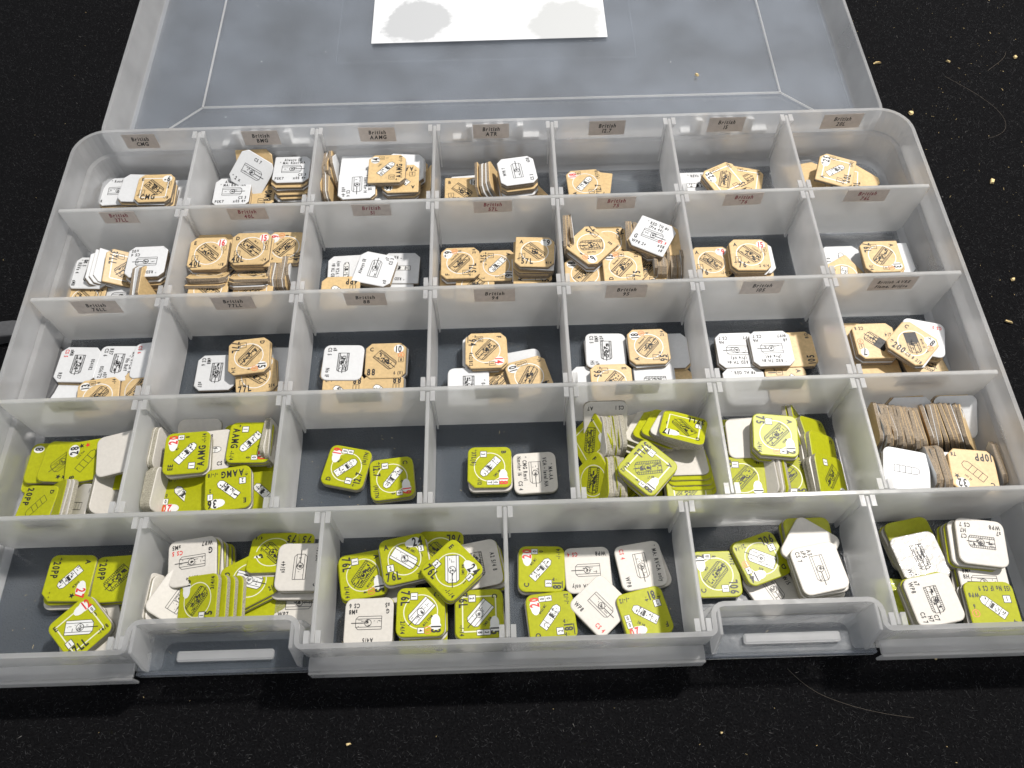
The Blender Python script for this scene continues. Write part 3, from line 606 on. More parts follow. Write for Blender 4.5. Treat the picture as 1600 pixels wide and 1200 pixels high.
# cell, colour, x, y, z, normal, turn, face, label, group flag
COUNTERS = [
(0,'W',8.1,-12.5,5.0,0.00,0.00,1.00,2,0,'white counter reading * Road Rd, British CMG cell'),
(0,'W',18.6,-13.8,8.0,0.00,0.00,1.00,356,1,'blank-looking white counter under the CMG counter, British CMG cell'),
(0,'T',26.9,-16.0,10.0,0.00,0.00,1.00,0,2,'tan counter printed *CMG with black minus six, British CMG cell'),
(0,'W',26.4,-16.3,8.6,0.00,0.00,1.00,268,-1,'white counter, first under the black-minus-six *CMG one, British CMG cell'),
(0,'W',34.6,-13.0,3.0,0.00,0.00,1.00,270,3,'white counter reading * RE TH, British CMG cell'),
(1,'T',69.9,-7.2,11.0,0.00,-0.75,0.66,0,-1,'tan counter leaning on the back wall, British BMG cell'),
(1,'W',69.0,-10.6,12.0,0.05,-0.60,0.80,322,4,'greyish white counter leaning, reading CS 7,, British BMG cell'),
(1,'T',70.5,-16.9,6.5,0.00,0.00,1.00,90,5,'tan counter printed *BMG with black four, British BMG cell'),
(1,'W',60.6,-18.6,9.0,0.00,0.00,1.00,0,6,'white counter at the front reading Always SE, British BMG cell'),
(1,'W',87.0,-11.3,14.0,0.00,0.05,1.00,0,6,'white counter at the back reading Always SE, British BMG cell'),
(1,'T',86.5,-12.8,12.6,0.00,0.05,1.00,359,-1,'tan counter, first under the white one at the back reading Always SE, British BMG cell'),
(1,'T',87.0,-14.4,9.8,0.00,0.05,1.00,1,-1,'tan counter, third under the white one at the back reading Always SE, British BMG cell'),
(2,'T',105.4,-8.8,8.3,1.02,0.05,0.12,90,-1,'tan counter on edge, sixth along the back upright row, British AAMG cell'),
(2,'W',106.7,-9.0,8.6,1.00,0.09,0.12,0,-1,'white counter on edge, seventh along the back upright row, British AAMG cell'),
(2,'T',105.1,-19.3,6.7,1.04,0.06,0.15,270,-1,'tan counter on edge, fifth along the front upright row, British AAMG cell'),
(2,'W',115.6,-9.8,12.5,0.00,0.10,1.00,0,-1,'white counter topping the stepped pile, British AAMG cell'),
(2,'W',136.3,-11.1,13.0,0.10,0.00,1.00,0,-1,'white counter behind the black 16 one, British AAMG cell'),
(2,'T',134.4,-18.0,13.5,0.00,0.00,1.00,180,7,'tan counter printed *AAMG with black sixteen, British AAMG cell'),
(2,'W',116.1,-22.1,15.0,0.00,0.00,1.00,272,8,'white counter reading Always SE, British AAMG cell'),
(2,'T',128.9,-15.4,17.0,0.00,0.00,1.00,90,9,'tan counter printed *AAMG with black fourteen, British AAMG cell'),
(2,'T',143.2,-18.4,7.0,-0.80,0.00,0.50,90,-1,'tan counter leaning on the divider, British AAMG cell'),
(3,'T',160.6,-17.9,4.5,0.00,0.00,1.00,0,10,'tan counter printed ATR with black sixteen, British ATR cell'),
(3,'T',170.6,-16.8,5.7,0.97,-0.04,0.40,0,-1,'tan counter on edge, first along the upright row, British ATR cell'),
(3,'W',172.4,-16.7,6.3,1.03,-0.04,0.40,0,-1,'white counter on edge, second along the upright row, British ATR cell'),
(3,'W',174.1,-15.9,6.0,1.02,-0.01,0.40,180,-1,'white counter on edge, third along the upright row, British ATR cell'),
(3,'T',175.8,-15.4,6.2,0.95,0.03,0.40,90,-1,'tan counter on edge, fourth along the upright row, British ATR cell'),
(3,'W',184.7,-17.8,16.0,0.00,0.02,1.00,98,11,'white counter reading WP8 7, British ATR cell'),
(3,'T',184.9,-18.7,13.2,0.00,0.02,1.00,277,-1,'tan counter, second under the one reading WP8 7, British ATR cell'),
(4,'T',218.5,-15.1,3.0,0.00,0.00,1.00,80,-1,'tan counter behind the red 18 one, British twelve-point-seven cell'),
(4,'T',214.7,-15.9,5.0,0.00,0.00,1.00,93,12,'tan counter printed *12.7 with red eighteen, British twelve-point-seven cell'),
(5,'W',264.5,-16.1,1.6,0.00,0.00,1.00,0,13,'white counter reading * REVs T, British fifteen cell'),
(5,'T',285.5,-15.7,3.5,0.00,0.00,1.00,75,14,'tan counter under the 25 one, British fifteen cell'),
(5,'T',275.5,-18.6,8.0,0.05,-0.05,1.00,117,15,'tan counter printed 15 with black starred twenty-five, British fifteen cell'),
(6,'T',313.7,-14.1,3.0,0.00,0.00,1.00,12,-1,'tan counter touching the divider, British 20L cell'),
(6,'T',335.7,-17.2,2.8,0.00,0.00,1.00,45,-1,'tan counter lowest in the pile, British 20L cell'),
(6,'T',327.9,-19.9,7.0,0.00,0.00,1.00,75,16,'tan counter second in the pile, British 20L cell'),
(6,'T',323.4,-17.7,10.5,0.03,-0.08,1.00,70,17,'tan counter printed *20L with black starred twenty-five, British 20L cell'),
(7,'T',7.8,-72.1,7.0,0.00,0.00,1.00,180,18,'tan counter at the front edge, British 37LL cell'),
(7,'W',22.0,-70.6,6.0,0.00,0.00,1.00,180,19,'white counter at the front edge, British 37LL cell'),
(7,'W',8.2,-60.0,8.5,0.00,0.00,1.00,267,20,'white counter reading * RED TH #s, British 37LL cell'),
(7,'W',14.9,-58.9,7.2,0.61,-0.03,0.78,180,-1,'white counter on edge, first along the leaning fan, British 37LL cell'),
(7,'W',16.6,-58.5,7.5,0.57,-0.01,0.78,0,-1,'white counter on edge, second along the leaning fan, British 37LL cell'),
(7,'W',18.0,-57.9,7.3,0.61,-0.02,0.78,0,-1,'white counter on edge, third along the leaning fan, British 37LL cell'),
(7,'T',22.6,-58.9,9.0,0.55,-0.10,0.83,275,21,'tan counter leaning beside the white fan, British 37LL cell'),
(7,'W',32.6,-58.5,13.0,0.02,0.03,1.00,182,22,'white counter topping the pile, British 37LL cell'),
(7,'W',32.1,-68.3,7.1,0.98,-0.04,0.20,0,-1,'white counter on edge, first along the front upright pair, British 37LL cell'),
(7,'T',34.5,-68.5,7.2,1.04,-0.02,0.20,180,-1,'tan counter on edge, second along the front upright pair, British 37LL cell'),
(8,'T',58.9,-52.1,12.5,0.00,0.12,1.00,0,-1,'tan counter behind the red 16 one, British 40L cell'),
(8,'T',59.6,-65.3,13.0,0.00,0.62,0.78,0,23,'tan counter tipped back showing red 16, British 40L cell'),
(8,'T',59.5,-67.2,10.8,0.00,0.62,0.78,87,-1,'tan counter, second under the tan one tipped back showing red 16, British 40L cell'),
(8,'T',76.7,-66.3,13.0,0.00,0.62,0.78,180,24,'tan counter tipped back showing 40L, British 40L cell'),
(8,'T',76.2,-67.0,11.9,0.00,0.62,0.78,92,-1,'tan counter, first under the tan one tipped back showing 40L, British 40L cell'),
(8,'W',76.4,-68.4,10.8,0.00,0.62,0.78,2,-1,'white counter, second under the tan one tipped back showing 40L, British 40L cell'),
(8,'T',59.1,-58.5,17.0,0.00,-0.03,1.00,0,25,'tan counter printed 40L with red sixteen, British 40L cell'),
(8,'T',76.2,-57.5,18.0,0.00,-0.03,1.00,0,26,'tan counter printed 40L with red fifteen, British 40L cell'),
(8,'T',76.7,-57.4,16.6,0.00,-0.03,1.00,178,-1,'tan counter, first under the red-fifteen 40L one, British 40L cell'),
(8,'T',89.6,-55.8,16.0,0.00,0.00,1.00,88,27,'tan counter printed 40L with red starred nine, British 40L cell'),
(8,'T',60.3,-74.0,14.0,0.00,0.00,1.00,180,28,'tan counter printed 40L, British 40L cell'),
(8,'T',78.2,-75.0,14.0,0.00,0.00,1.00,270,29,'tan counter at the front with 40L sideways, British 40L cell'),
(8,'T',91.8,-66.1,8.2,1.02,-0.04,0.05,270,-1,'tan counter on edge, sixth along the upright row, British 40L cell'),
(8,'W',92.9,-65.9,7.8,1.03,0.03,0.05,180,-1,'white counter on edge, seventh along the upright row, British 40L cell'),
(9,'W',134.5,-57.6,2.5,0.00,0.00,1.00,178,30,'dingy white counter reading REVs 3, British fifty-one cell'),
(9,'W',112.1,-58.5,3.0,0.00,0.00,1.00,92,31,'white counter reading RED TH #s, British fifty-one cell'),
(9,'W',124.6,-60.3,6.0,0.03,-0.02,1.00,76,32,'white counter reading Always SE, British fifty-one cell'),
(9,'T',110.9,-71.7,6.0,0.00,0.00,1.00,180,33,'tan counter at the front edge, British fifty-one cell'),
(10,'T',165.8,-69.3,5.0,0.00,0.00,1.00,90,34,'tan counter at the front edge, British 57L cell'),
(10,'T',174.7,-60.0,5.5,0.00,0.00,1.00,270,35,'tan counter printed *57L* with black sixteen, British 57L cell'),
(10,'T',159.8,-59.7,7.5,0.00,0.00,1.00,90,36,'tan counter printed *57L with black starred nine, British 57L cell'),
(10,'T',189.3,-64.1,8.0,0.00,0.00,1.00,90,37,'tan counter half under the stack, British 57L cell'),
(10,'T',189.7,-61.3,12.0,0.00,0.00,1.00,358,-1,'tan counter middle of the stack, British 57L cell'),
(10,'T',190.4,-61.0,15.0,0.00,0.06,1.00,356,38,'topmost tan counter of the tipped stack, British 57L cell'),
(10,'W',190.8,-61.3,13.6,0.00,0.06,1.00,173,-1,'white counter, first under the topmost tan one of the tipped stack, British 57L cell'),
(11,'T',204.2,-52.6,12.4,1.01,-0.04,0.10,0,-1,'tan counter on edge, first along the back upright row, British seventy-five cell'),
(11,'T',220.8,-54.6,12.0,0.00,0.00,1.00,180,39,'tan counter partly covered, 75 upside down, British seventy-five cell'),
(11,'T',234.9,-68.7,11.0,0.00,0.00,1.00,90,40,'tan counter with black 4, British seventy-five cell'),
(11,'T',210.2,-70.5,12.0,0.00,0.00,1.00,90,41,'tan counter printed 75 with black eighteen, British seventy-five cell'),
(11,'T',225.2,-69.9,15.0,0.00,0.00,1.00,90,42,'tan counter printed *75 with black thirteen, British seventy-five cell'),
(11,'T',213.0,-60.0,17.0,0.00,-0.02,1.00,225,43,'tan counter printed 75 with black six, British seventy-five cell'),
(11,'W',212.5,-59.8,14.2,0.00,-0.02,1.00,44,-1,'white counter, second under the black-six one, British seventy-five cell'),
(11,'T',241.3,-57.8,16.0,0.00,0.00,1.00,0,44,'tan counter under the RED TH one, British seventy-five cell'),
(11,'W',237.9,-57.4,18.5,-0.03,-0.02,1.00,330,45,'white counter reading * RED TH #s, British seventy-five cell'),
(12,'T',263.9,-61.2,5.0,0.00,0.00,1.00,0,46,'tan counter printed *76* with red starred nine, British starred seventy-six cell'),
(12,'W',281.4,-60.9,6.5,0.00,0.00,1.00,0,-1,'white counter poking out of the stack, British starred seventy-six cell'),
(12,'T',278.5,-61.8,10.0,0.00,0.00,1.00,358,47,'tan counter printed *76* with red fifteen, British starred seventy-six cell'),
(12,'T',278.0,-62.1,8.6,0.00,0.00,1.00,268,-1,'tan counter, first under the red-fifteen *76* one, British starred seventy-six cell'),
(13,'T',317.7,-69.0,3.5,0.00,0.00,1.00,300,48,'tan counter with black 12 at the front, British 76L cell'),
(13,'W',319.5,-60.5,2.0,0.00,0.00,1.00,90,49,'white counter reading 0 7 0, British 76L cell'),
(13,'W',339.0,-62.3,5.0,0.00,0.00,1.00,272,-1,'white counter under the tan 13 one, British 76L cell'),
(13,'T',332.8,-63.5,8.5,0.00,0.00,1.00,270,50,'tan counter printed 76L with black thirteen, British 76L cell'),
(14,'W',8.7,-118.0,3.0,0.00,0.00,1.00,0,51,'white counter at the front edge, British 76LL cell'),
(14,'W',10.2,-109.3,3.2,0.00,0.00,1.00,270,-1,'white counter under the RE7 one, British 76LL cell'),
(14,'W',10.8,-101.7,5.0,0.00,0.00,1.00,267,52,'white counter reading 0S4/82, British 76LL cell'),
(14,'W',26.3,-101.7,5.0,0.00,0.00,1.00,268,53,'white counter reading * MA: RVCA only, British 76LL cell'),
(14,'W',40.1,-101.5,7.0,-0.15,0.00,1.00,270,54,'white counter by the divider with red print, British 76LL cell'),
(14,'T',37.2,-114.2,6.0,-0.20,-0.05,1.00,90,55,'tan counter by the divider, British 76LL cell'),
(14,'T',22.4,-116.9,6.0,0.00,0.00,1.00,97,56,'tan counter printed 76 with black thirteen, British 76LL cell'),
(15,'W',85.9,-102.6,2.0,0.00,0.00,1.00,178,57,'white counter reading 8 S7, British 77LL cell'),
(15,'W',64.3,-105.4,2.0,0.00,0.00,1.00,270,58,'white counter reading s07, British 77LL cell'),
(15,'T',82.2,-116.9,3.0,0.00,0.00,1.00,0,59,'tan counter at the front edge, British 77LL cell'),
(15,'T',80.9,-108.8,4.5,0.00,0.00,1.00,10,60,'tan counter printed 77L with black fifteen, British 77LL cell'),
(15,'T',78.0,-101.4,7.0,0.00,0.00,1.00,276,61,'topmost tan counter printed 77L, British 77LL cell'),
(16,'T',114.9,-117.7,4.5,0.00,0.00,1.00,180,62,'tan front counter printed 88 with -/-/2, British eighty-eight cell'),
(16,'T',130.2,-117.8,4.5,0.00,0.00,1.00,180,63,'tan front counter printed 88 beside white edges, British eighty-eight cell'),
(16,'W',114.2,-104.4,5.0,0.00,0.00,1.00,268,64,'white counter reading No IF, British eighty-eight cell'),
(16,'T',130.8,-104.1,5.0,0.00,0.00,1.00,0,65,'tan counter printed 88 with black ten, British eighty-eight cell'),
(17,'T',173.1,-115.4,4.0,0.00,0.00,1.00,90,66,'tan counter with red 16 beside a white one, British ninety-four cell'),
(17,'W',163.0,-117.0,6.0,0.00,0.00,1.00,270,67,'white counter reading * 0-0 E, British ninety-four cell'),
(17,'T',169.9,-103.0,8.5,0.00,0.00,1.00,270,68,'tan counter printed *94 with red fourteen, British ninety-four cell'),
(17,'W',183.9,-108.8,4.0,0.00,0.00,1.00,100,-1,'white counter under the black 10, British ninety-four cell'),
(17,'T',186.2,-113.9,6.5,0.00,0.00,1.00,105,69,'tan counter printed 94 with black ten, British ninety-four cell'),
(18,'W',241.0,-102.9,4.0,0.00,0.00,1.00,90,-1,'white counter under the tan 18 one, British ninety-five cell'),
(18,'T',241.3,-117.5,2.0,0.00,0.00,1.00,0,-1,'tan counter by the divider, British ninety-five cell'),
(18,'W',210.6,-115.6,2.0,0.00,0.00,1.00,0,-1,'white counter under the front tan one, British ninety-five cell'),
(18,'W',216.7,-101.9,4.0,0.00,0.00,1.00,268,70,'white counter reading H5, British ninety-five cell'),
(18,'W',234.3,-116.6,4.5,0.00,0.00,1.00,180,71,'white counter at the front, British ninety-five cell'),
(18,'T',217.6,-117.0,5.5,0.00,0.00,1.00,270,72,'tan front counter with *95 sideways, British ninety-five cell'),
(18,'T',232.9,-102.8,7.5,0.00,0.00,1.00,90,73,'tan counter printed 95* with black eighteen, British ninety-five cell'),
(18,'W',232.8,-103.2,6.1,0.00,0.00,1.00,183,-1,'white counter, first under the black-eighteen 95* one, British ninety-five cell'),
(19,'T',290.4,-104.0,4.0,0.00,0.00,1.00,92,74,'tan counter printed 105, British hundred-and-five cell'),
(19,'W',268.6,-119.2,3.5,0.00,0.00,1.00,0,75,'white counter at the front reading RED TH, British hundred-and-five cell'),
(19,'T',284.8,-119.0,3.5,0.00,0.00,1.00,270,76,'tan counter at the front, British hundred-and-five cell'),
(19,'W',267.9,-103.5,4.0,0.00,0.00,1.00,180,77,'white counter reading RED TH, half covered, British hundred-and-five cell'),
(19,'W',280.5,-104.7,6.5,0.00,0.00,1.00,180,78,'white counter reading RED TH, uppermost, British hundred-and-five cell'),
(20,'T',311.6,-100.5,4.0,0.00,0.00,1.00,90,79,'tan counter by the divider with red print, British AVRE cell'),
(20,'W',338.8,-103.5,9.0,0.00,0.00,1.00,165,80,'white counter behind the 200 one, British AVRE cell'),
(20,'T',338.6,-112.0,4.0,0.00,0.00,1.00,10,81,'tan counter at the front beside the wall, British AVRE cell'),
(20,'T',321.3,-115.7,4.0,0.00,0.10,1.00,0,82,'tan counter at the front with red print, British AVRE cell'),
(20,'T',320.0,-104.2,9.0,0.00,0.00,1.00,180,83,'tan counter with black seven, British AVRE cell'),
(20,'W',319.9,-104.4,6.2,0.00,0.00,1.00,359,-1,'white counter, second under the black-seven one, British AVRE cell'),
(20,'T',331.5,-108.3,13.0,0.00,0.00,1.00,315,84,'tan counter printed *200 with black starred eight, British AVRE cell'),
(20,'W',331.9,-108.6,11.6,0.00,0.00,1.00,317,-1,'white counter, first under the black-starred-eight *200 one, British AVRE cell'),
(21,'G',8.5,-145.8,3.4,0.00,0.00,1.00,95,-1,'green counter at the far left of the fan, US Transport cell'),
(21,'G',10.4,-143.5,5.4,0.00,0.00,1.00,89,85,'green counter with black 8 and stars, US Transport cell'),
(21,'G',16.5,-144.1,7.6,-0.05,0.00,1.00,265,86,'green counter with black twenty-two, US Transport cell'),
(21,'G',26.8,-145.1,10.2,-0.05,-0.03,1.00,97,87,'green counter with black 28, US Transport cell'),
(21,'P',40.0,-145.1,15.5,-0.12,0.00,1.00,10,-1,'blank off-white counter leaning on the divider, US Transport cell'),
(21,'P',24.4,-160.9,6.5,-0.55,-0.05,0.83,170,88,'grey-white counter leaning, showing half a truck, US Transport cell'),
(21,'G',15.8,-159.9,6.6,-0.61,-0.01,0.80,0,-1,'green counter on edge, first along the leaning front row, US Transport cell'),
(21,'P',17.1,-160.0,6.6,-0.63,0.02,0.80,90,-1,'off-white counter on edge, second along the leaning front row, US Transport cell'),
(21,'P',18.7,-160.2,7.0,-0.59,-0.02,0.80,180,-1,'off-white counter on edge, third along the leaning front row, US Transport cell'),
(21,'G',10.0,-160.6,6.0,-0.30,0.00,0.95,260,89,'green counter at the front printed 20PP, US Transport cell'),
(21,'P',37.8,-157.9,7.0,0.80,0.00,0.60,90,-1,'off-white counter wedged at the divider, US Transport cell'),
(22,'P',53.7,-142.5,7.7,1.01,-0.00,0.10,180,-1,'off-white counter on edge, second along the pair behind, US AAMG cell'),
(22,'P',54.0,-158.0,7.7,1.02,-0.00,0.15,180,-1,'off-white counter on edge, first along the front trio, US AAMG cell'),
(22,'P',56.4,-158.3,8.3,1.05,-0.04,0.15,270,-1,'off-white counter on edge, third along the front trio, US AAMG cell'),
(22,'P',92.5,-141.0,9.1,1.01,0.01,0.05,0,-1,'off-white counter on edge, first along the pair at the divider, US AAMG cell'),
(22,'P',93.6,-140.9,8.6,0.97,0.04,0.05,90,-1,'off-white counter on edge, second along the pair at the divider, US AAMG cell'),
(22,'P',65.6,-138.6,10.0,0.00,-0.30,0.95,180,-1,'grey-white counter leaning on the back, US AAMG cell'),
(22,'P',70.9,-143.9,12.5,0.00,0.00,1.00,5,91,'off-white counter reading * 8, US AAMG cell'),
(22,'G',64.5,-146.1,16.0,0.00,-0.03,1.00,93,92,'green counter printed *AAMG with red twenty, US AAMG cell'),
(22,'P',64.7,-146.5,14.4,0.00,-0.03,1.00,5,-1,'off-white counter, first under the red-twenty *AAMG one, US AAMG cell'),
(22,'G',85.8,-142.0,14.5,0.00,0.00,1.00,269,93,'green counter printed F and red 20, US AAMG cell'),
(22,'G',85.6,-142.3,12.9,0.00,0.00,1.00,0,-1,'green counter, first under the green one printed F and red 20, US AAMG cell'),
(22,'G',87.5,-153.0,8.0,0.00,0.00,1.00,180,94,'green counter behind the black 36, US AAMG cell'),
(22,'G',70.9,-158.8,10.0,-0.20,0.00,1.00,90,95,'green counter under the black 36, US AAMG cell'),
(22,'G',63.0,-158.9,8.5,0.00,0.00,1.00,180,96,'green front counter with red 20, US AAMG cell'),
(22,'G',91.3,-159.2,10.0,-0.10,0.00,1.00,180,97,'green front counter marked BB, US AAMG cell'),
(22,'G',80.4,-159.5,14.5,0.00,-0.02,1.00,187,98,'green counter printed *AAMG with black thirty-six, US AAMG cell'),
(23,'G',118.4,-147.9,3.4,0.00,0.00,1.00,77,99,'green counter with D, red 19, US twelve-point-seven cell'),
(23,'G',135.2,-152.9,3.6,0.00,0.00,1.00,276,100,'green counter with C, red 19, US twelve-point-seven cell'),
(23,'G',135.3,-153.1,2.0,0.00,0.00,1.00,6,-1,'green counter, first under the green one with C, red 19, US twelve-point-seven cell'),
(24,'P',170.7,-151.2,3.3,0.00,0.00,1.00,270,-1,'off-white counter under the green 18, US 37L cell'),
(24,'G',170.5,-150.3,5.0,0.00,0.00,1.00,269,101,'green counter printed *37L(8) with red eighteen, US 37L cell'),
(24,'P',186.9,-151.7,2.0,0.00,0.00,1.00,272,102,'off-white counter reading * MA-AA, US 37L cell'),
(25,'P',213.0,-136.8,11.0,0.00,-0.72,0.70,180,103,'grey-white counter leaning on the back, US 37LL cell'),
(25,'G',223.5,-161.5,6.0,0.00,0.00,1.00,270,105,'bright green counter under the tilted 18, US 37LL cell'),
(25,'P',237.6,-141.5,14.5,0.12,0.40,0.90,150,-1,'off-white counter, first below the top of the back fan, US 37LL cell'),
(25,'G',234.9,-140.4,12.9,0.09,0.35,0.90,150,-1,'green counter, second below the top of the back fan, US 37LL cell'),
(25,'G',232.1,-140.1,11.3,0.06,0.30,0.90,150,-1,'green counter, third below the top of the back fan, US 37LL cell'),
(25,'P',229.3,-140.1,9.7,0.03,0.25,0.90,150,-1,'off-white counter, fourth below the top of the back fan, US 37LL cell'),
(25,'P',226.4,-140.1,8.1,0.00,0.20,0.90,150,-1,'off-white counter, fifth below the top of the back fan, US 37LL cell'),
(25,'G',239.5,-142.6,17.5,0.12,0.42,0.90,160,106,'green counter printed 37LL with black seventeen, US 37LL cell'),
(25,'P',239.6,-142.9,16.0,0.12,0.42,0.90,248,-1,'off-white counter, first under the black-seventeen 37LL one, US 37LL cell'),
(25,'P',239.4,-151.6,11.5,0.00,0.28,1.00,90,-1,'off-white counter, first of the stepped pile from the back, US 37LL cell'),
(25,'G',239.9,-153.3,11.1,0.00,0.28,1.00,90,-1,'green counter, second of the stepped pile from the back, US 37LL cell'),
(25,'G',240.4,-155.1,10.7,0.00,0.28,1.00,90,-1,'green counter, third of the stepped pile from the back, US 37LL cell'),
(25,'G',240.9,-156.8,10.3,0.00,0.28,1.00,90,-1,'green counter, fourth of the stepped pile from the back, US 37LL cell'),
(25,'G',239.7,-164.1,12.0,0.00,0.00,1.00,90,107,'green front counter with black 18, US 37LL cell'),
(25,'P',208.8,-143.3,8.1,-0.89,-0.04,0.36,90,-1,'off-white counter on edge, first along the back book row, US 37LL cell'),
(25,'G',212.1,-143.3,7.7,-0.94,0.02,0.26,0,-1,'green counter on edge, third along the back book row, US 37LL cell'),
(25,'G',213.7,-143.3,7.8,-0.95,-0.02,0.20,270,-1,'green counter on edge, fourth along the back book row, US 37LL cell'),
(25,'P',216.8,-143.7,8.3,-1.02,0.03,0.10,180,-1,'off-white counter on edge, sixth along the back book row, US 37LL cell'),
(25,'G',207.0,-142.9,9.0,-0.72,-0.20,0.66,300,108,'green counter showing black 17 at the row end, US 37LL cell'),
(25,'G',208.7,-159.2,7.7,-0.91,0.05,0.36,270,-1,'green counter on edge, first along the front book row, US 37LL cell'),
(25,'G',212.7,-159.3,7.7,-0.92,0.03,0.20,0,-1,'green counter on edge, fourth along the front book row, US 37LL cell'),
(25,'G',207.0,-158.3,8.5,-0.68,-0.20,0.70,300,109,'green counter at the front row end, US 37LL cell'),
(25,'G',224.9,-158.3,19.0,0.00,-0.04,1.00,226,110,'green counter printed 37LL with black eighteen, US 37LL cell'),
(26,'G',258.9,-142.5,6.0,0.00,0.00,1.00,90,111,'green counter by the divider, half hidden, US seventy-five cell'),
(26,'P',264.3,-144.0,10.0,-0.12,0.00,1.00,268,112,'off-white counter reading * VCA CMG, US seventy-five cell'),
(26,'G',283.9,-140.8,8.0,0.85,0.00,0.50,270,113,'green counter wedged beside the black 12, US seventy-five cell'),
(26,'G',289.1,-144.5,9.0,0.64,0.05,0.77,280,114,'green counter marked C, farther back, US seventy-five cell'),
(26,'G',289.8,-151.6,10.0,0.62,-0.10,0.78,274,114,'green counter marked C, nearer the front, US seventy-five cell'),
(26,'G',289.8,-160.9,11.5,0.58,-0.08,0.81,274,116,'green front counter with black 13, US seventy-five cell'),
(26,'P',288.5,-161.0,10.2,0.58,-0.08,0.81,3,-1,'off-white counter, first under the green front one with black 13, US seventy-five cell'),
(26,'P',287.8,-161.0,8.8,0.58,-0.08,0.81,277,-1,'off-white counter, second under the green front one with black 13, US seventy-five cell'),
(26,'P',265.3,-158.6,7.0,-0.72,0.01,0.60,180,-1,'off-white counter on edge, first along the crumpled front row, US seventy-five cell'),
(26,'P',266.9,-158.7,7.1,-0.72,-0.04,0.60,0,-1,'off-white counter on edge, second along the crumpled front row, US seventy-five cell'),
(26,'G',268.6,-158.7,7.0,-0.75,-0.02,0.60,180,-1,'green counter on edge, third along the crumpled front row, US seventy-five cell'),
(26,'G',259.6,-159.2,9.0,-0.10,0.00,1.00,265,117,'green front counter marked F, US seventy-five cell'),
(26,'G',274.3,-160.1,10.0,-0.15,0.00,1.00,85,118,'green front counter printed 75, US seventy-five cell'),
(26,'G',271.7,-146.2,16.0,0.00,-0.05,1.00,263,119,'green counter printed 75 with black twelve, US seventy-five cell'),
(26,'P',271.8,-146.5,14.4,0.00,-0.05,1.00,263,-1,'off-white counter, first under the black-twelve one, US seventy-five cell'),
(26,'G',271.6,-146.9,12.7,0.00,-0.05,1.00,262,-1,'green counter, second under the black-twelve one, US seventy-five cell'),
(27,'W',323.8,-138.6,10.0,0.00,-0.50,0.86,0,-1,'white counter leaning on the divider, British Transport cell'),
(27,'W',340.4,-138.6,10.0,0.00,-0.50,0.86,0,-1,'white counter leaning near the corner, British Transport cell'),
(27,'W',310.9,-141.3,8.2,0.97,-0.04,0.12,90,-1,'white counter on edge, first along the upright row, British Transport cell'),
(27,'T',312.1,-141.5,8.4,1.00,0.04,0.13,180,-1,'tan counter on edge, second along the upright row, British Transport cell'),
(27,'T',313.2,-141.8,8.5,0.99,0.00,0.15,90,-1,'tan counter on edge, third along the upright row, British Transport cell'),
(27,'T',314.5,-141.9,8.4,0.96,-0.02,0.16,0,-1,'tan counter on edge, fourth along the upright row, British Transport cell'),
(27,'W',315.8,-142.0,8.1,1.00,0.03,0.18,0,-1,'white counter on edge, fifth along the upright row, British Transport cell'),
(27,'T',318.2,-142.5,8.3,1.00,-0.05,0.20,270,-1,'tan counter on edge, seventh along the upright row, British Transport cell'),
(27,'T',319.4,-142.6,8.2,1.01,-0.04,0.22,180,-1,'tan counter on edge, eighth along the upright row, British Transport cell'),
(27,'T',320.6,-142.9,8.3,0.93,0.02,0.23,270,-1,'tan counter on edge, ninth along the upright row, British Transport cell'),
(27,'T',321.9,-143.0,8.1,0.93,0.02,0.24,180,-1,'tan counter on edge, tenth along the upright row, British Transport cell'),
(27,'W',323.2,-143.1,8.0,0.95,-0.02,0.26,90,-1,'white counter on edge, eleventh along the upright row, British Transport cell'),
(27,'T',324.1,-143.6,8.5,1.00,-0.02,0.27,0,-1,'tan counter on edge, twelfth along the upright row, British Transport cell'),
(27,'T',326.5,-143.9,8.4,1.01,0.02,0.30,270,-1,'tan counter on edge, 14th along the upright row, British Transport cell'),
(27,'W',330.2,-142.2,7.9,0.90,0.02,0.36,90,-1,'white counter on edge, first along the leaning row, British Transport cell'),
(27,'W',331.7,-142.3,8.4,0.95,-0.05,0.38,0,-1,'white counter on edge, second along the leaning row, British Transport cell'),
(27,'T',333.8,-142.1,8.0,0.91,-0.05,0.40,90,-1,'tan counter on edge, third along the leaning row, British Transport cell'),
(27,'T',335.5,-142.1,8.2,0.85,0.03,0.42,90,-1,'tan counter on edge, fourth along the leaning row, British Transport cell'),
(27,'T',337.3,-142.1,8.3,0.92,0.04,0.44,180,-1,'tan counter on edge, fifth along the leaning row, British Transport cell'),
(27,'T',339.2,-142.1,8.3,0.89,0.02,0.46,90,-1,'tan counter on edge, sixth along the leaning row, British Transport cell'),
(27,'W',341.1,-142.0,8.2,0.84,0.02,0.48,180,-1,'white counter on edge, seventh along the leaning row, British Transport cell'),
(27,'T',344.2,-142.8,9.0,0.80,-0.05,0.60,90,120,'tan counter ending the leaning row, British Transport cell'),
(27,'T',325.0,-159.4,8.9,1.04,0.02,0.10,180,-1,'tan counter on edge, first along the middle front row, British Transport cell'),
(27,'T',326.1,-159.4,8.8,1.03,0.01,0.10,270,-1,'tan counter on edge, second along the middle front row, British Transport cell'),
(27,'T',327.9,-159.6,9.3,1.00,0.00,0.10,0,-1,'tan counter on edge, fourth along the middle front row, British Transport cell'),
(27,'T',329.2,-159.5,9.0,1.01,0.04,0.10,90,-1,'tan counter on edge, fifth along the middle front row, British Transport cell'),
(27,'T',350.1,-158.1,8.4,0.97,0.01,0.30,180,-1,'tan counter on edge, first along the wall-side front row, British Transport cell'),
(27,'T',351.8,-158.2,7.7,0.95,-0.01,0.30,0,-1,'tan counter on edge, second along the wall-side front row, British Transport cell'),
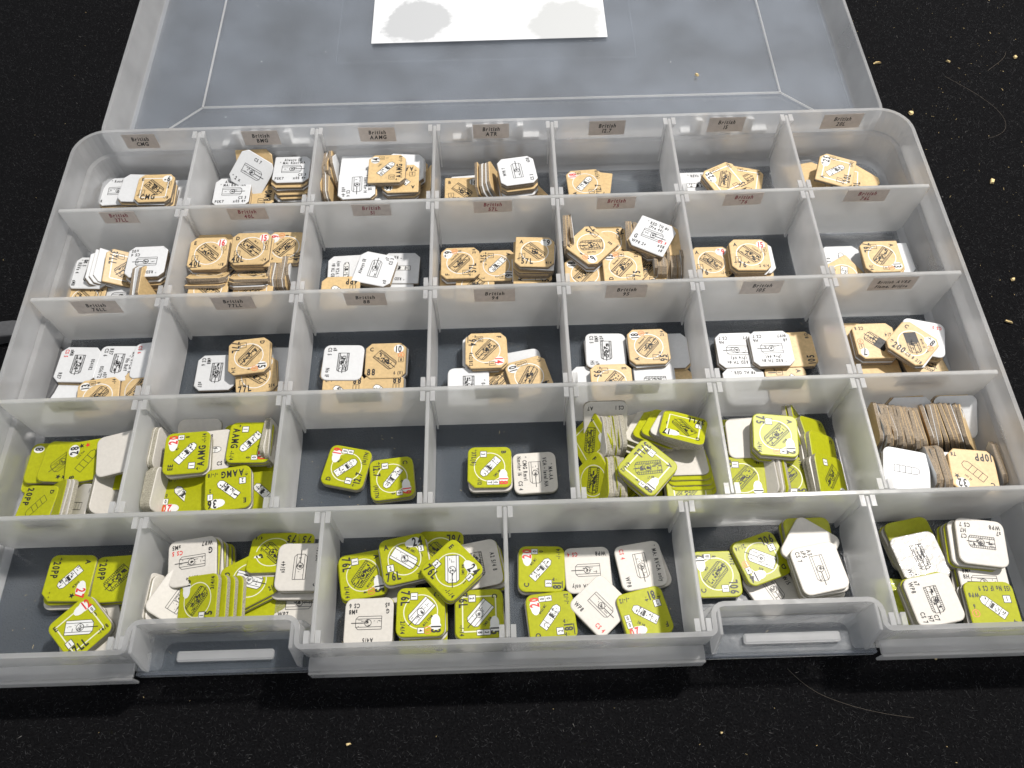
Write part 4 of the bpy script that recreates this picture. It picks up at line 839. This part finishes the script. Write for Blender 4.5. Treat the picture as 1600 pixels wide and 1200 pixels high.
(27,'T',353.1,-158.6,7.6,0.92,-0.03,0.30,90,-1,'tan counter on edge, third along the wall-side front row, British Transport cell'),
(27,'T',338.1,-161.0,14.0,0.00,0.00,1.00,173,121,'tan counter printed 10PP with black thirty-two, British Transport cell'),
(27,'W',314.6,-160.5,15.0,0.00,0.00,1.00,346,122,'white counter with only a lorry outline, British Transport cell'),
(28,'G',44.1,-203.4,2.0,0.00,0.00,1.00,270,123,'green counter low behind the diagonal one, US front corner cell'),
(28,'P',38.6,-200.2,3.0,0.00,0.00,1.00,290,-1,'off-white counter showing one edge, US front corner cell'),
(28,'P',37.0,-205.8,5.5,0.00,0.00,1.00,20,-1,'off-white counter under the diagonal one, US front corner cell'),
(28,'P',36.8,-206.3,3.9,0.00,0.00,1.00,289,-1,'off-white counter, first under the off-white one under the diagonal one, US front corner cell'),
(28,'G',28.6,-186.9,7.0,0.00,0.00,1.00,268,124,'green counter printed 20PP and 27, US front corner cell'),
(28,'G',44.2,-187.3,6.0,0.00,0.00,1.00,272,125,'green counter marked B, US front corner cell'),
(28,'G',37.6,-204.3,10.0,0.00,-0.03,1.00,44,126,'green counter printed 37LL with red twelve, US front corner cell'),
(28,'P',37.7,-204.1,8.4,0.00,-0.03,1.00,134,-1,'off-white counter, first under the red-twelve 37LL one, US front corner cell'),
(29,'G',103.0,-181.9,12.0,0.00,0.35,0.94,180,127,'green counter at the very back by the divider, US first latch cell'),
(29,'G',98.0,-181.9,12.5,0.00,0.30,0.95,180,128,'green counter tipped back printed 75, US first latch cell'),
(29,'P',72.3,-184.9,14.5,0.00,0.00,1.00,188,129,'off-white counter reading s5/4+, US first latch cell'),
(29,'P',73.3,-184.4,11.2,0.00,0.00,1.00,10,-1,'off-white counter, second under the one reading s5/4+, US first latch cell'),
(29,'P',64.5,-196.8,7.9,0.83,0.03,0.50,0,-1,'off-white counter on edge, fourth along the leaning row, US first latch cell'),
(29,'G',93.9,-196.1,9.0,0.00,0.00,1.00,28,-1,'green counter under the black 13, US first latch cell'),
(29,'G',91.5,-191.4,13.0,0.00,-0.02,1.00,27,130,'green counter printed 75 with black thirteen, US first latch cell'),
(29,'G',83.4,-197.9,11.5,-0.42,-0.10,0.90,90,-1,'green counter, third under the one with vertical 13, US first latch cell'),
(29,'G',81.2,-198.3,12.9,-0.42,-0.10,0.90,90,-1,'green counter, second under the one with vertical 13, US first latch cell'),
(29,'G',79.1,-198.3,14.3,-0.42,-0.10,0.90,90,-1,'green counter, first under the one with vertical 13, US first latch cell'),
(29,'G',76.4,-198.0,15.5,-0.40,-0.12,0.91,88,131,'green leaning counter with vertical 13, US first latch cell'),
(29,'P',69.1,-196.8,12.0,0.50,-0.10,0.86,60,132,'off-white leaning counter with tank drawing, US first latch cell'),
(29,'P',107.4,-198.3,9.0,0.00,0.00,1.00,0,133,'off-white front counter reading WP7, US first latch cell'),
(29,'P',106.6,-189.9,11.5,0.00,0.00,1.00,88,-1,'off-white counter under the G counter, US first latch cell'),
(29,'P',108.3,-188.0,15.0,0.00,0.00,1.00,89,134,'off-white counter marked G sideways, US first latch cell'),
(30,'P',136.7,-193.5,1.8,0.00,0.00,1.00,0,-1,'off-white counter lying lowest in the middle, US 76L cell'),
(30,'G',153.1,-182.1,6.0,0.00,0.00,1.00,178,135,'green counter behind, 76L upside down, US 76L cell'),
(30,'P',165.8,-187.0,8.0,0.00,0.00,1.00,280,136,'off-white counter with dark tank, US 76L cell'),
(30,'G',127.2,-188.6,5.5,0.00,0.00,1.00,279,137,'green counter printed 76L with black fifteen, US 76L cell'),
(30,'G',141.6,-184.7,9.5,0.00,0.00,1.00,11,138,'green counter marked A with black 24, US 76L cell'),
(30,'P',141.3,-185.1,7.9,0.00,0.00,1.00,102,-1,'off-white counter, first under the green one marked A with black 24, US 76L cell'),
(30,'G',147.9,-207.3,4.0,0.00,0.00,1.00,270,139,'green counter printed 76L with black nineteen, US 76L cell'),
(30,'G',147.5,-202.5,9.5,0.00,0.00,1.00,270,140,'green counter printed 76L with black thirteen, US 76L cell'),
(30,'G',148.0,-202.9,6.2,0.00,0.00,1.00,2,-1,'green counter, second under the black-thirteen 76L one, US 76L cell'),
(30,'P',166.6,-206.8,4.5,0.00,0.00,1.00,274,-1,'off-white counter under the square-bordered 15, US 76L cell'),
(30,'G',166.5,-203.6,9.0,0.00,0.00,1.00,271,141,'green counter with square border and 15, US 76L cell'),
(30,'P',130.5,-205.1,8.0,0.00,0.00,1.00,180,142,'off-white counter reading A4/5, US 76L cell'),
(30,'G',157.8,-190.0,13.0,-0.05,-0.03,1.00,313,143,'diagonal green counter marked E with black 24, US 76L cell'),
(30,'G',157.6,-190.4,11.4,-0.05,-0.03,1.00,221,-1,'green counter, first under the diagonal green one marked E with black 24, US 76L cell'),
(31,'P',203.4,-188.2,2.0,0.00,0.00,1.00,181,144,'off-white counter reading MA: RVCA only, US eighty-one cell'),
(31,'P',221.4,-187.8,3.8,0.00,0.00,1.00,278,145,'off-white counter with a starred MA line, US eighty-one cell'),
(31,'G',187.6,-187.8,3.6,0.00,0.00,1.00,88,146,'green counter marked C with red 20, US eighty-one cell'),
(31,'G',190.1,-203.9,3.6,0.00,0.00,1.00,95,147,'green counter marked D with red 20, US eighty-one cell'),
(31,'P',189.8,-204.3,2.0,0.00,0.00,1.00,6,-1,'off-white counter, first under the green one marked D with red 20, US eighty-one cell'),
(31,'P',206.7,-200.9,3.8,0.00,0.00,1.00,312,148,'off-white counter turned diagonally, US eighty-one cell'),
(31,'G',220.8,-204.2,5.0,0.00,0.00,1.00,193,149,'green counter marked F with red 20, US eighty-one cell'),
(32,'P',265.2,-196.6,2.0,0.00,0.00,1.00,298,150,'off-white counter under the green 14, US 90L cell'),
(32,'G',246.7,-191.4,3.5,0.00,0.00,1.00,90,151,'green counter printed 90L with black twelve, US 90L cell'),
(32,'G',262.1,-187.1,5.5,0.00,0.00,1.00,198,152,'green counter printed 90L with black fourteen, US 90L cell'),
(32,'G',278.8,-182.0,8.0,0.00,0.00,1.00,0,-1,'green counter behind the off-white pile, US 90L cell'),
(32,'P',277.9,-184.8,10.0,0.00,-0.05,1.00,325,-1,'off-white counter turned under the pile top, US 90L cell'),
(32,'P',278.4,-193.1,12.5,0.00,-0.03,1.00,280,153,'off-white counter reading CS 7, US 90L cell'),
(32,'P',279.0,-193.5,10.9,0.00,-0.03,1.00,278,-1,'off-white counter, first under the one reading CS 7, US 90L cell'),
(32,'P',278.7,-193.5,9.2,0.00,-0.03,1.00,98,-1,'off-white counter, second under the one reading CS 7, US 90L cell'),
(32,'P',280.4,-193.9,2.6,0.00,-0.03,1.00,188,-1,'off-white counter, sixth under the one reading CS 7, US 90L cell'),
(33,'Q',306.9,-203.2,4.0,-0.20,0.00,1.00,80,-1,'green counter in shiny crumpled plastic by the divider, US last front cell'),
(33,'G',314.7,-183.1,6.0,0.00,0.00,1.00,280,-1,'green counter below the crumpled one, US last front cell'),
(33,'S',314.0,-189.3,9.0,0.00,0.00,1.00,280,154,'plastic-wrapped off-white counter reading WP8, US last front cell'),
(33,'P',313.1,-204.3,12.0,0.00,-0.05,1.00,279,155,'off-white front counter with dark tank, US last front cell'),
(33,'G',313.0,-203.8,10.4,0.00,-0.05,1.00,101,-1,'green counter, first under the off-white front one with dark tank, US last front cell'),
(33,'P',312.8,-204.3,8.7,0.00,-0.05,1.00,99,-1,'off-white counter, second under the off-white front one with dark tank, US last front cell'),
(33,'P',331.7,-195.5,7.0,0.00,0.00,1.00,170,156,'off-white counter in the middle, US last front cell'),
(33,'P',332.2,-198.6,10.0,0.00,0.00,1.00,176,157,'off-white counter behind the green 155, US last front cell'),
(33,'P',331.4,-186.6,12.0,0.00,0.00,1.00,172,-1,'off-white counter second from pile top, US last front cell'),
(33,'G',330.8,-186.8,10.4,0.00,0.00,1.00,81,-1,'green counter, first under the off-white one second from pile top, US last front cell'),
(33,'P',333.0,-186.5,14.0,0.00,0.00,1.00,171,155,'topmost off-white counter of the tall pile, US last front cell'),
(33,'G',331.3,-207.0,12.0,0.00,0.00,1.00,178,158,'green counter printed 155, US last front cell'),
(33,'P',330.9,-207.2,10.4,0.00,0.00,1.00,176,-1,'off-white counter, first under the green one printed 155, US last front cell'),
]
FM = {}
for i, (ce, co, x, y, z, nx, ny, nz, ang, fi, lab) in enumerate(COUNTERS):
    rr = random.Random(i*7+1)
    usa = co not in 'TW'
    cut = rr.choice('aabbc') if not usa else rr.choice('rrrR')
    if CELLS[ce].startswith('British') and CELLS[ce].split()[-1] in ('76LL', '77LL', '88', '94', '95', '105', 'AVRE', 'Transport'): cut = rr.choice('aar')
    me = body(co, cut)
    o = bpy.data.objects.new('game_counter', me)
    n = Vector((nx, ny, nz)).normalized(); a = math.radians(ang); u = Vector((math.cos(a), math.sin(a), 0)); u = (u-n*u.dot(n)).normalized(); v = n.cross(u)
    o.matrix_world = Matrix(((u.x, v.x, n.x, x*S), (u.y, v.y, n.y, y*S), (u.z, v.z, n.z, z*S), (0, 0, 0, 1)))
    link(o); tag(o, lab, 'game counter', 'counters in the '+CELLS[ce]+' compartment')
    if fi >= 0:
        key = (fi, usa)
        if key not in FM: FM[key] = face_mesh(FACES[fi], usa, fi)
        if FM[key]: link(bpy.data.objects.new('printed_face', FM[key]), o)
# the many counters that show only a sliver of edge inside the piles
REST = [
('T',7.9,-12.8,3.6,0.00,0.00,1.00,3),
('T',18.5,-14.2,6.6,0.00,0.00,1.00,356),
('T',26.3,-16.4,7.2,0.00,0.00,1.00,3),
('T',26.7,-16.9,5.8,0.00,0.00,1.00,3),
('W',26.6,-17.4,4.4,0.00,0.00,1.00,0),
('T',60.7,-18.6,7.6,0.00,0.00,1.00,272),
('W',86.6,-13.0,11.2,0.00,0.05,1.00,271),
('T',88.0,-15.4,8.4,0.00,0.05,1.00,271),
('W',86.9,-15.8,7.1,0.00,0.05,1.00,88),
('W',102.9,-8.8,8.0,1.03,0.02,0.12,180),
('T',104.2,-8.9,8.3,0.99,0.04,0.12,180),
('T',102.2,-19.2,6.7,0.96,0.06,0.15,180),
('W',103.8,-19.6,7.1,1.00,0.09,0.15,90),
('W',136.5,-10.5,11.6,0.10,0.00,1.00,89),
('W',136.9,-10.6,10.2,0.10,0.00,1.00,92),
('T',137.3,-10.3,8.8,0.10,0.00,1.00,268),
('W',134.2,-18.1,12.1,0.00,0.00,1.00,93),
('T',134.8,-18.3,10.7,0.00,0.00,1.00,359),
('W',134.1,-19.1,9.3,0.00,0.00,1.00,0),
('W',122.6,-21.2,9.0,0.00,0.00,1.00,80),
('T',116.5,-21.8,13.6,0.00,0.00,1.00,184),
('W',128.9,-15.2,15.6,0.00,0.00,1.00,178),
('W',162.0,-15.4,3.0,0.00,0.00,1.00,4),
('W',184.7,-17.7,14.6,0.00,0.02,1.00,188),
('T',184.6,-18.5,11.8,0.00,0.02,1.00,7),
('W',184.8,-19.6,10.4,0.00,0.02,1.00,9),
('T',184.6,-19.1,9.0,0.00,0.02,1.00,188),
('W',184.4,-19.7,7.7,0.00,0.02,1.00,5),
('T',188.9,-21.2,5.0,0.20,0.00,1.00,40),
('W',275.5,-18.3,6.6,0.05,-0.05,1.00,29),
('T',275.2,-18.0,5.2,0.05,-0.05,1.00,208),
('W',313.5,-10.9,1.6,0.00,0.00,1.00,10),
('T',32.2,-58.3,11.6,0.02,0.03,1.00,180),
('W',32.2,-59.2,10.2,0.02,0.03,1.00,274),
('T',32.4,-59.6,8.8,0.02,0.03,1.00,2),
('W',32.6,-59.4,7.4,0.02,0.03,1.00,92),
('T',32.9,-60.1,6.1,0.02,0.03,1.00,269),
('T',32.7,-60.4,4.7,0.02,0.03,1.00,185),
('W',76.4,-52.1,14.0,0.00,0.10,1.00,0),
('W',59.8,-65.7,11.9,0.00,0.62,0.78,89),
('T',59.2,-58.3,15.6,0.00,-0.03,1.00,87),
('W',58.8,-58.5,14.2,0.00,-0.03,1.00,179),
('T',75.9,-57.7,15.2,0.00,-0.03,1.00,359),
('T',89.6,-55.8,14.6,0.00,0.00,1.00,86),
('T',85.7,-66.0,8.3,1.03,0.01,0.05,180),
('W',86.8,-65.9,8.1,0.96,-0.05,0.05,90),
('T',87.9,-65.6,7.6,0.99,-0.00,0.05,90),
('T',89.3,-65.9,8.0,1.01,0.02,0.05,90),
('W',90.6,-66.2,8.3,1.00,-0.04,0.05,90),
('W',132.2,-65.7,1.8,0.00,0.00,1.00,0),
('T',124.5,-60.1,4.6,0.03,-0.02,1.00,168),
('T',158.9,-65.8,3.0,0.00,0.00,1.00,0),
('W',175.2,-59.6,4.1,0.00,0.00,1.00,177),
('T',159.7,-59.3,6.1,0.00,0.00,1.00,93),
('W',159.9,-60.1,4.7,0.00,0.00,1.00,270),
('W',189.0,-63.7,6.6,0.00,0.00,1.00,90),
('T',190.1,-61.5,10.6,0.00,0.00,1.00,267),
('W',190.2,-61.2,9.2,0.00,0.00,1.00,267),
('T',205.5,-52.3,11.9,1.00,-0.03,0.10,0),
('W',206.8,-52.5,12.1,1.04,0.03,0.10,180),
('T',229.8,-53.5,9.2,1.02,-0.05,0.10,0),
('T',230.9,-54.0,9.3,1.01,-0.04,0.10,0),
('W',232.1,-54.0,8.7,0.95,0.04,0.10,0),
('T',233.2,-54.6,8.8,0.99,-0.02,0.10,270),
('T',234.3,-55.2,9.0,0.99,-0.03,0.10,0),
('T',239.4,-64.7,7.7,0.96,0.01,0.04,0),
('T',240.7,-65.0,7.9,1.01,-0.00,0.04,0),
('W',242.0,-65.1,7.8,0.99,0.00,0.04,180),
('T',243.4,-65.2,7.8,0.98,-0.04,0.04,270),
('T',244.7,-65.2,7.6,1.03,-0.03,0.04,0),
('T',246.0,-65.5,7.8,0.99,0.02,0.04,270),
('T',247.4,-65.7,7.8,0.98,-0.04,0.04,270),
('W',248.6,-66.0,8.1,0.96,0.00,0.04,180),
('T',250.0,-66.1,7.9,0.96,0.04,0.04,0),
('T',213.5,-59.5,15.6,0.00,-0.02,1.00,314),
('W',212.9,-60.3,12.8,0.00,-0.02,1.00,222),
('W',241.2,-57.4,14.6,0.00,0.00,1.00,90),
('W',241.2,-57.5,13.2,0.00,0.00,1.00,272),
('T',237.5,-57.2,17.1,-0.03,-0.02,1.00,238),
('T',280.4,-68.7,5.0,0.00,0.00,1.00,355),
('W',279.0,-61.9,7.2,0.00,0.00,1.00,267),
('T',333.5,-63.5,7.1,0.00,0.00,1.00,180),
('T',333.9,-64.0,5.7,0.00,0.00,1.00,267),
('T',10.6,-102.1,3.6,0.00,0.00,1.00,175),
('T',81.1,-108.3,3.1,0.00,0.00,1.00,278),
('T',78.3,-101.0,5.6,0.00,0.00,1.00,93),
('W',130.8,-117.3,3.1,0.00,0.00,1.00,181),
('T',113.7,-104.6,3.6,0.00,0.00,1.00,85),
('W',131.4,-103.9,3.6,0.00,0.00,1.00,179),
('W',168.7,-102.3,6.0,0.00,0.00,1.00,270),
('W',168.6,-102.7,4.6,0.00,0.00,1.00,91),
('T',170.3,-103.1,7.1,0.00,0.00,1.00,182),
('T',241.4,-103.3,2.6,0.00,0.00,1.00,180),
('W',216.5,-102.0,2.6,0.00,0.00,1.00,181),
('W',233.9,-116.2,3.1,0.00,0.00,1.00,269),
('T',290.8,-103.7,2.6,0.00,0.00,1.00,273),
('W',267.9,-103.8,2.6,0.00,0.00,1.00,87),
('W',280.2,-104.4,5.1,0.00,0.00,1.00,92),
('W',338.7,-103.2,7.6,0.00,0.00,1.00,165),
('T',338.9,-103.9,6.2,0.00,0.00,1.00,166),
('T',339.0,-111.5,2.6,0.00,0.00,1.00,11),
('T',320.9,-115.5,2.6,0.00,0.10,1.00,89),
('T',320.1,-104.0,7.6,0.00,0.00,1.00,358),
('T',320.1,-104.2,4.8,0.00,0.00,1.00,89),
('T',319.3,-104.4,3.4,0.00,0.00,1.00,0),
('P',16.5,-144.2,6.0,-0.05,0.00,1.00,83),
('G',26.8,-145.4,8.6,-0.05,-0.03,1.00,98),
('G',38.3,-148.0,8.0,0.00,0.00,1.00,90),
('P',52.1,-142.4,7.7,0.99,-0.02,0.10,270),
('P',55.2,-158.1,7.9,1.04,0.03,0.15,270),
('G',82.5,-140.9,11.0,0.00,0.00,1.00,90),
('P',80.5,-159.9,12.9,0.00,-0.02,1.00,96),
('G',118.2,-147.7,1.8,0.00,0.00,1.00,167),
('P',223.4,-140.1,6.5,-0.03,0.15,0.90,150),
('G',241.3,-158.6,9.9,0.00,0.28,1.00,90),
('P',239.6,-164.2,8.7,0.00,0.00,1.00,89),
('P',210.5,-143.2,7.7,-0.96,-0.02,0.31,0),
('G',215.3,-143.4,7.8,-0.99,0.04,0.15,180),
('P',210.1,-159.1,7.3,-0.98,-0.02,0.31,90),
('P',211.4,-159.1,7.3,-0.99,0.02,0.26,180),
('G',214.0,-159.4,7.8,-1.01,-0.04,0.15,270),
('P',215.5,-159.2,7.1,-1.03,-0.01,0.10,0),
('P',225.1,-158.2,17.4,0.00,-0.04,1.00,137),
('G',224.5,-158.1,15.7,0.00,-0.04,1.00,315),
('G',282.0,-140.8,7.2,0.85,0.00,0.50,358),
('P',287.6,-144.5,7.7,0.64,0.05,0.77,190),
('G',288.9,-151.1,8.7,0.62,-0.10,0.78,184),
('P',287.5,-151.1,7.4,0.62,-0.10,0.78,273),
('P',272.1,-146.2,11.1,0.00,-0.05,1.00,171),
('T',323.9,-137.7,8.8,0.00,-0.50,0.86,3),
('T',340.1,-137.7,8.8,0.00,-0.50,0.86,270),
('T',317.1,-142.1,7.9,1.03,0.02,0.19,270),
('T',325.3,-143.8,8.5,0.95,0.05,0.29,270),
('T',343.1,-141.8,7.8,0.82,-0.03,0.50,90),
('W',327.2,-159.3,8.6,0.97,-0.05,0.10,90),
('W',332.5,-160.9,12.0,0.00,0.00,1.00,175),
('W',314.6,-160.2,13.6,0.00,0.00,1.00,166),
('G',37.1,-205.5,2.2,0.00,0.00,1.00,22),
('P',27.9,-188.6,3.5,0.00,0.00,1.00,270),
('G',28.6,-187.6,5.4,0.00,0.00,1.00,0),
('G',44.0,-187.7,4.4,0.00,0.00,1.00,182),
('P',98.1,-182.8,10.9,0.00,0.30,0.95,179),
('G',72.8,-185.0,12.9,0.00,0.00,1.00,95),
('G',73.6,-184.7,9.6,0.00,0.00,1.00,276),
('P',73.7,-184.4,7.9,0.00,0.00,1.00,7),
('G',74.5,-184.6,6.3,0.00,0.00,1.00,186),
('G',75.4,-184.6,4.6,0.00,0.00,1.00,10),
('P',63.1,-196.0,8.1,0.82,0.04,0.50,180),
('P',94.3,-196.8,4.5,0.00,0.00,1.00,20),
('G',94.1,-197.3,2.9,0.00,0.00,1.00,108),
('P',93.5,-196.5,7.4,0.00,0.00,1.00,298),
('G',91.7,-191.8,11.4,0.00,-0.02,1.00,116),
('G',107.9,-198.1,7.4,0.00,0.00,1.00,269),
('G',107.3,-198.6,5.7,0.00,0.00,1.00,91),
('P',108.4,-188.1,13.4,0.00,0.00,1.00,0),
('G',166.2,-186.7,6.4,0.00,0.00,1.00,12),
('P',167.0,-187.5,4.7,0.00,0.00,1.00,103),
('G',167.3,-187.7,3.1,0.00,0.00,1.00,280),
('G',126.8,-189.0,3.9,0.00,0.00,1.00,102),
('P',142.0,-184.9,6.2,0.00,0.00,1.00,100),
('P',147.5,-202.7,7.9,0.00,0.00,1.00,272),
('P',147.8,-202.9,4.6,0.00,0.00,1.00,92),
('P',167.1,-206.3,2.9,0.00,0.00,1.00,277),
('G',166.4,-203.7,7.4,0.00,0.00,1.00,89),
('P',166.1,-203.5,5.7,0.00,0.00,1.00,91),
('P',130.5,-204.7,6.4,0.00,0.00,1.00,2),
('G',130.3,-203.9,3.1,0.00,0.00,1.00,272),
('P',222.5,-188.3,2.0,0.00,0.00,1.00,285),
('P',187.3,-188.2,2.0,0.00,0.00,1.00,179),
('G',220.8,-204.4,3.4,0.00,0.00,1.00,102),
('G',261.8,-186.8,3.9,0.00,0.00,1.00,287),
('P',278.9,-181.6,6.4,0.00,0.00,1.00,269),
('G',278.4,-181.8,4.7,0.00,0.00,1.00,182),
('P',279.4,-193.0,5.9,0.00,-0.03,1.00,191),
('P',279.9,-193.2,4.3,0.00,-0.03,1.00,278),
('P',314.3,-183.5,4.4,0.00,0.00,1.00,12),
('G',314.3,-183.0,2.7,0.00,0.00,1.00,11),
('P',314.4,-189.8,7.4,0.00,0.00,1.00,191),
('G',331.8,-198.7,8.4,0.00,0.00,1.00,176),
('P',330.9,-186.5,8.7,0.00,0.00,1.00,174),
('G',330.0,-186.8,7.1,0.00,0.00,1.00,351),
('P',330.9,-206.9,8.7,0.00,0.00,1.00,91),
]
def packed():
    V = []; Fc = []; MI = []; mats = []
    for i, (co, x, y, z, nx, ny, nz, ang) in enumerate(REST):
        me = body(co, 'a' if co in 'TW' else 'r')
        n = Vector((nx, ny, nz)).normalized(); a = math.radians(ang); u = Vector((math.cos(a), math.sin(a), 0)); u = (u-n*u.dot(n)).normalized(); v = n.cross(u)
        mw = Matrix(((u.x, v.x, n.x, x*S), (u.y, v.y, n.y, y*S), (u.z, v.z, n.z, z*S), (0, 0, 0, 1))); b = len(V)
        V += [tuple(mw @ q.co) for q in me.vertices]
        for p in me.polygons:
            Fc.append(tuple(k+b for k in p.vertices)); m_ = me.materials[p.material_index]
            if m_ not in mats: mats.append(m_)
            MI.append(mats.index(m_))
    me = bpy.data.meshes.new('packed_counters'); me.from_pydata(V, [], Fc)
    for m_ in mats: me.materials.append(m_)
    me.polygons.foreach_set('material_index', MI); me.update()
    tag(link(bpy.data.objects.new('packed_counters', me)), kind='stuff', label='remaining counters packed inside the piles with only slivers of their edges showing')
if REST: packed()
# ------------------------------------------------------------------ bits and pieces lying about
def chip(name, x, y, z, l, wd, h, rot, label, cat, rr):
    V = []
    for k, zz in ((0, 0), (1, h)):
        for sx, sy in ((-1,-1),(0,-1.1),(1,-.8),(1.1,.5),(.2,1),(-1,.9)): l_ = l*.7; V.append((sx*l_/2*rr.uniform(.75, 1.1)*(1-.25*k), sy*wd*.35*rr.uniform(.7, 1.15)*(1-.25*k), zz*rr.uniform(.6, 1.2)))
    o = meshobj(name, V, [tuple(range(5, -1, -1)), tuple(range(6, 12))]+[(i, (i+1) % 6, (i+1) % 6+6, i+6) for i in range(6)], M['wood'])
    o.location = (x*S, y*S, z*S); o.rotation_euler = (rr.uniform(-.1, .1), 0, math.radians(rot)); tag(o, label, cat, 'wood crumbs on the cloth'); return o
rr = random.Random(5)
for (x, y, l, wd, rot, lab, z) in [(373.2, 28.1, 3.6, 3.0, 20, 'lumpy pale wood crumb beside the rounded box corner', ZC+.6), (366, 63.2, 5.6, 1.1, 3, 'long thin yellow wood splinter beside the lid edge', ZC+.6),
    (275.1, 56.9, 1.9, 3.2, 25, 'small tan crumb lying on the clear lid', -.2), (434.9, 64.6, 2.4, 2.0, 0, 'orange wood crumb with a hair beside it near the far cloth', ZC+.6), (397.9, -16.1, 2.3, 4.0, -20, 'oblong pale yellow wood crumb on the cloth', ZC+.6),
    (389.5, -70.1, 2.4, 1.8, 10, 'small orange-tan crumb on the cloth beside the AVRE compartment wall', ZC+.6), (380.8, -90.9, 4.5, .9, -25, 'thin curved tan sliver on the cloth beside the box', ZC+.6), (400.8, 62.7, 3.2, .7, -40, 'thin pale sliver on the far cloth', ZC+.6),
    (241.8, -240.5, 1.2, .9, 0, 'tiny cream crumb on the cloth in front', ZC+.6), (124.7, -240.4, 2.2, 1.1, 20, 'angular cream crumb on the cloth in front', ZC+.6), (315, -220.4, .9, .7, 0, 'tiny tan crumb near the front edge by the second latch', ZC+.6), (392, -103, 2.5, 1.4, 60, 'brown crumb at the very edge of the cloth in view', ZC+.6)]:
    chip('wood_crumb', x, y, z, l, wd, .9, rot, lab, 'crumb', rr)
def hair(P, r, label):
    cu = bpy.data.curves.new('stray_hair', 'CURVE'); cu.dimensions = '3D'; cu.bevel_depth = r*S*.4; cu.bevel_resolution = 0; cu.resolution_u = 6
    sp = cu.splines.new('NURBS'); sp.points.add(len(P)-1); sp.order_u = 4; sp.use_endpoint_u = True
    for q, p_ in zip(sp.points, P): q.co = (p_[0]*S, p_[1]*S, p_[2]*S, 1)
    tmp = bpy.data.objects.new('stray_hair', cu); col.objects.link(tmp); me = bpy.data.meshes.new_from_object(tmp.evaluated_get(bpy.context.evaluated_depsgraph_get())); bpy.data.objects.remove(tmp); bpy.data.curves.remove(cu)
    me.materials.clear(); me.materials.append(M['hair']); o = bpy.data.objects.new('stray_hair', me); link(o); tag(o, label, 'hair', 'stray hairs on the cloth')
hair([(396, 52, -.9), (409, 38.4, -.8), (418, 24, -.6), (414.3, 12, -.7), (404, 10, -.9)], .09, 'fine pale hair bending on the cloth far side of the box')
hair([(418, 55, -.9), (424, 60, -.6), (429, 62.5, -.7), (431, 68, -.8)], .12, 'short curled hair beside the orange crumb')
hair([(266, -222, -.9), (271.3, -228.5, -.8), (278, -232.0, -.7), (291, -236.3, -.8), (303, -238, -.9)], .08, 'long fine hair on the cloth in front of the second latch')
def specks(name, n, areas, z, lo_, hi_, label, mt):
    V = []; Fc = []
    for k in range(n):
        ar = areas[k % len(areas)]; x, y = rr.uniform(ar[0], ar[2]), rr.uniform(ar[1], ar[3]); l = rr.uniform(lo_, hi_)*(3 if rr.random() < .12 else 1); wd = rr.uniform(.06, .16); a = rr.uniform(0, 6.28); b = len(V)
        c_, s_ = math.cos(a), math.sin(a)
        for sx, sy, zz in ((-1,-1,0),(1,-1,0),(1,1,0),(-1,1,0),(0,0,.12)): V.append((x+sx*l/2*c_-sy*wd/2*s_, y+sx*l/2*s_+sy*wd/2*c_, z+zz))
        Fc += [(b, b+1, b+4), (b+1, b+2, b+4), (b+2, b+3, b+4), (b+3, b, b+4)]
    tag(meshobj(name, V, Fc, mt), kind='stuff', label=label)
cells = []
for r in range(5):
    for k in range(7 if r < 4 else 6):
        w_ = 50 if r < 4 else 58.6; q = (k*w_+2, -D*(r+1)+3 if r < 4 else -214, (k+1)*w_-3, -D*r-3); cells += [q]*(1+3*(r > 1)+(5 if (r == 3 and k in (2, 3)) else 0)+(3 if r == 4 else 0))
specks('paper_dust', 520, cells, .0, .15, .45, 'pale paper dust on the floor of the compartments', M['wood'])
specks('cloth_lint', 210, [(354, -150, 460, 110)]*5+[(354, -60, 460, 110)]*4+[(-100, -60, -6, 120), (0, -262, 350, -224)], ZC+.7, .15, .5, 'pale lint specks scattered over the black cloth', M['wood'])
specks('lid_dust', 60, [(10, 12, 340, 130)], -.2, .2, .5, 'pale dust specks on the clear lid', M['white'])
# grey plastic loop poking out beside the box
def tube_ring(cx, cy_, R1, R0, z0, z1):
    n = 40; o1 = arc(cx, cy_, R1, 0, 360-360/n, n-1); i1 = arc(cx, cy_, R0, 0, 360-360/n, n-1)
    o = ring('plastic_loop', [(o1, z1), (i1, z1), (i1, z0), (o1, z0)], M['grey'], None); bevel(o, .8, 2); return o
tag(tube_ring(-21, -105, 26, 18.5, ZC+.2, 4), 'dark grey plastic loop lying on the cloth against the box side', 'plastic loop')
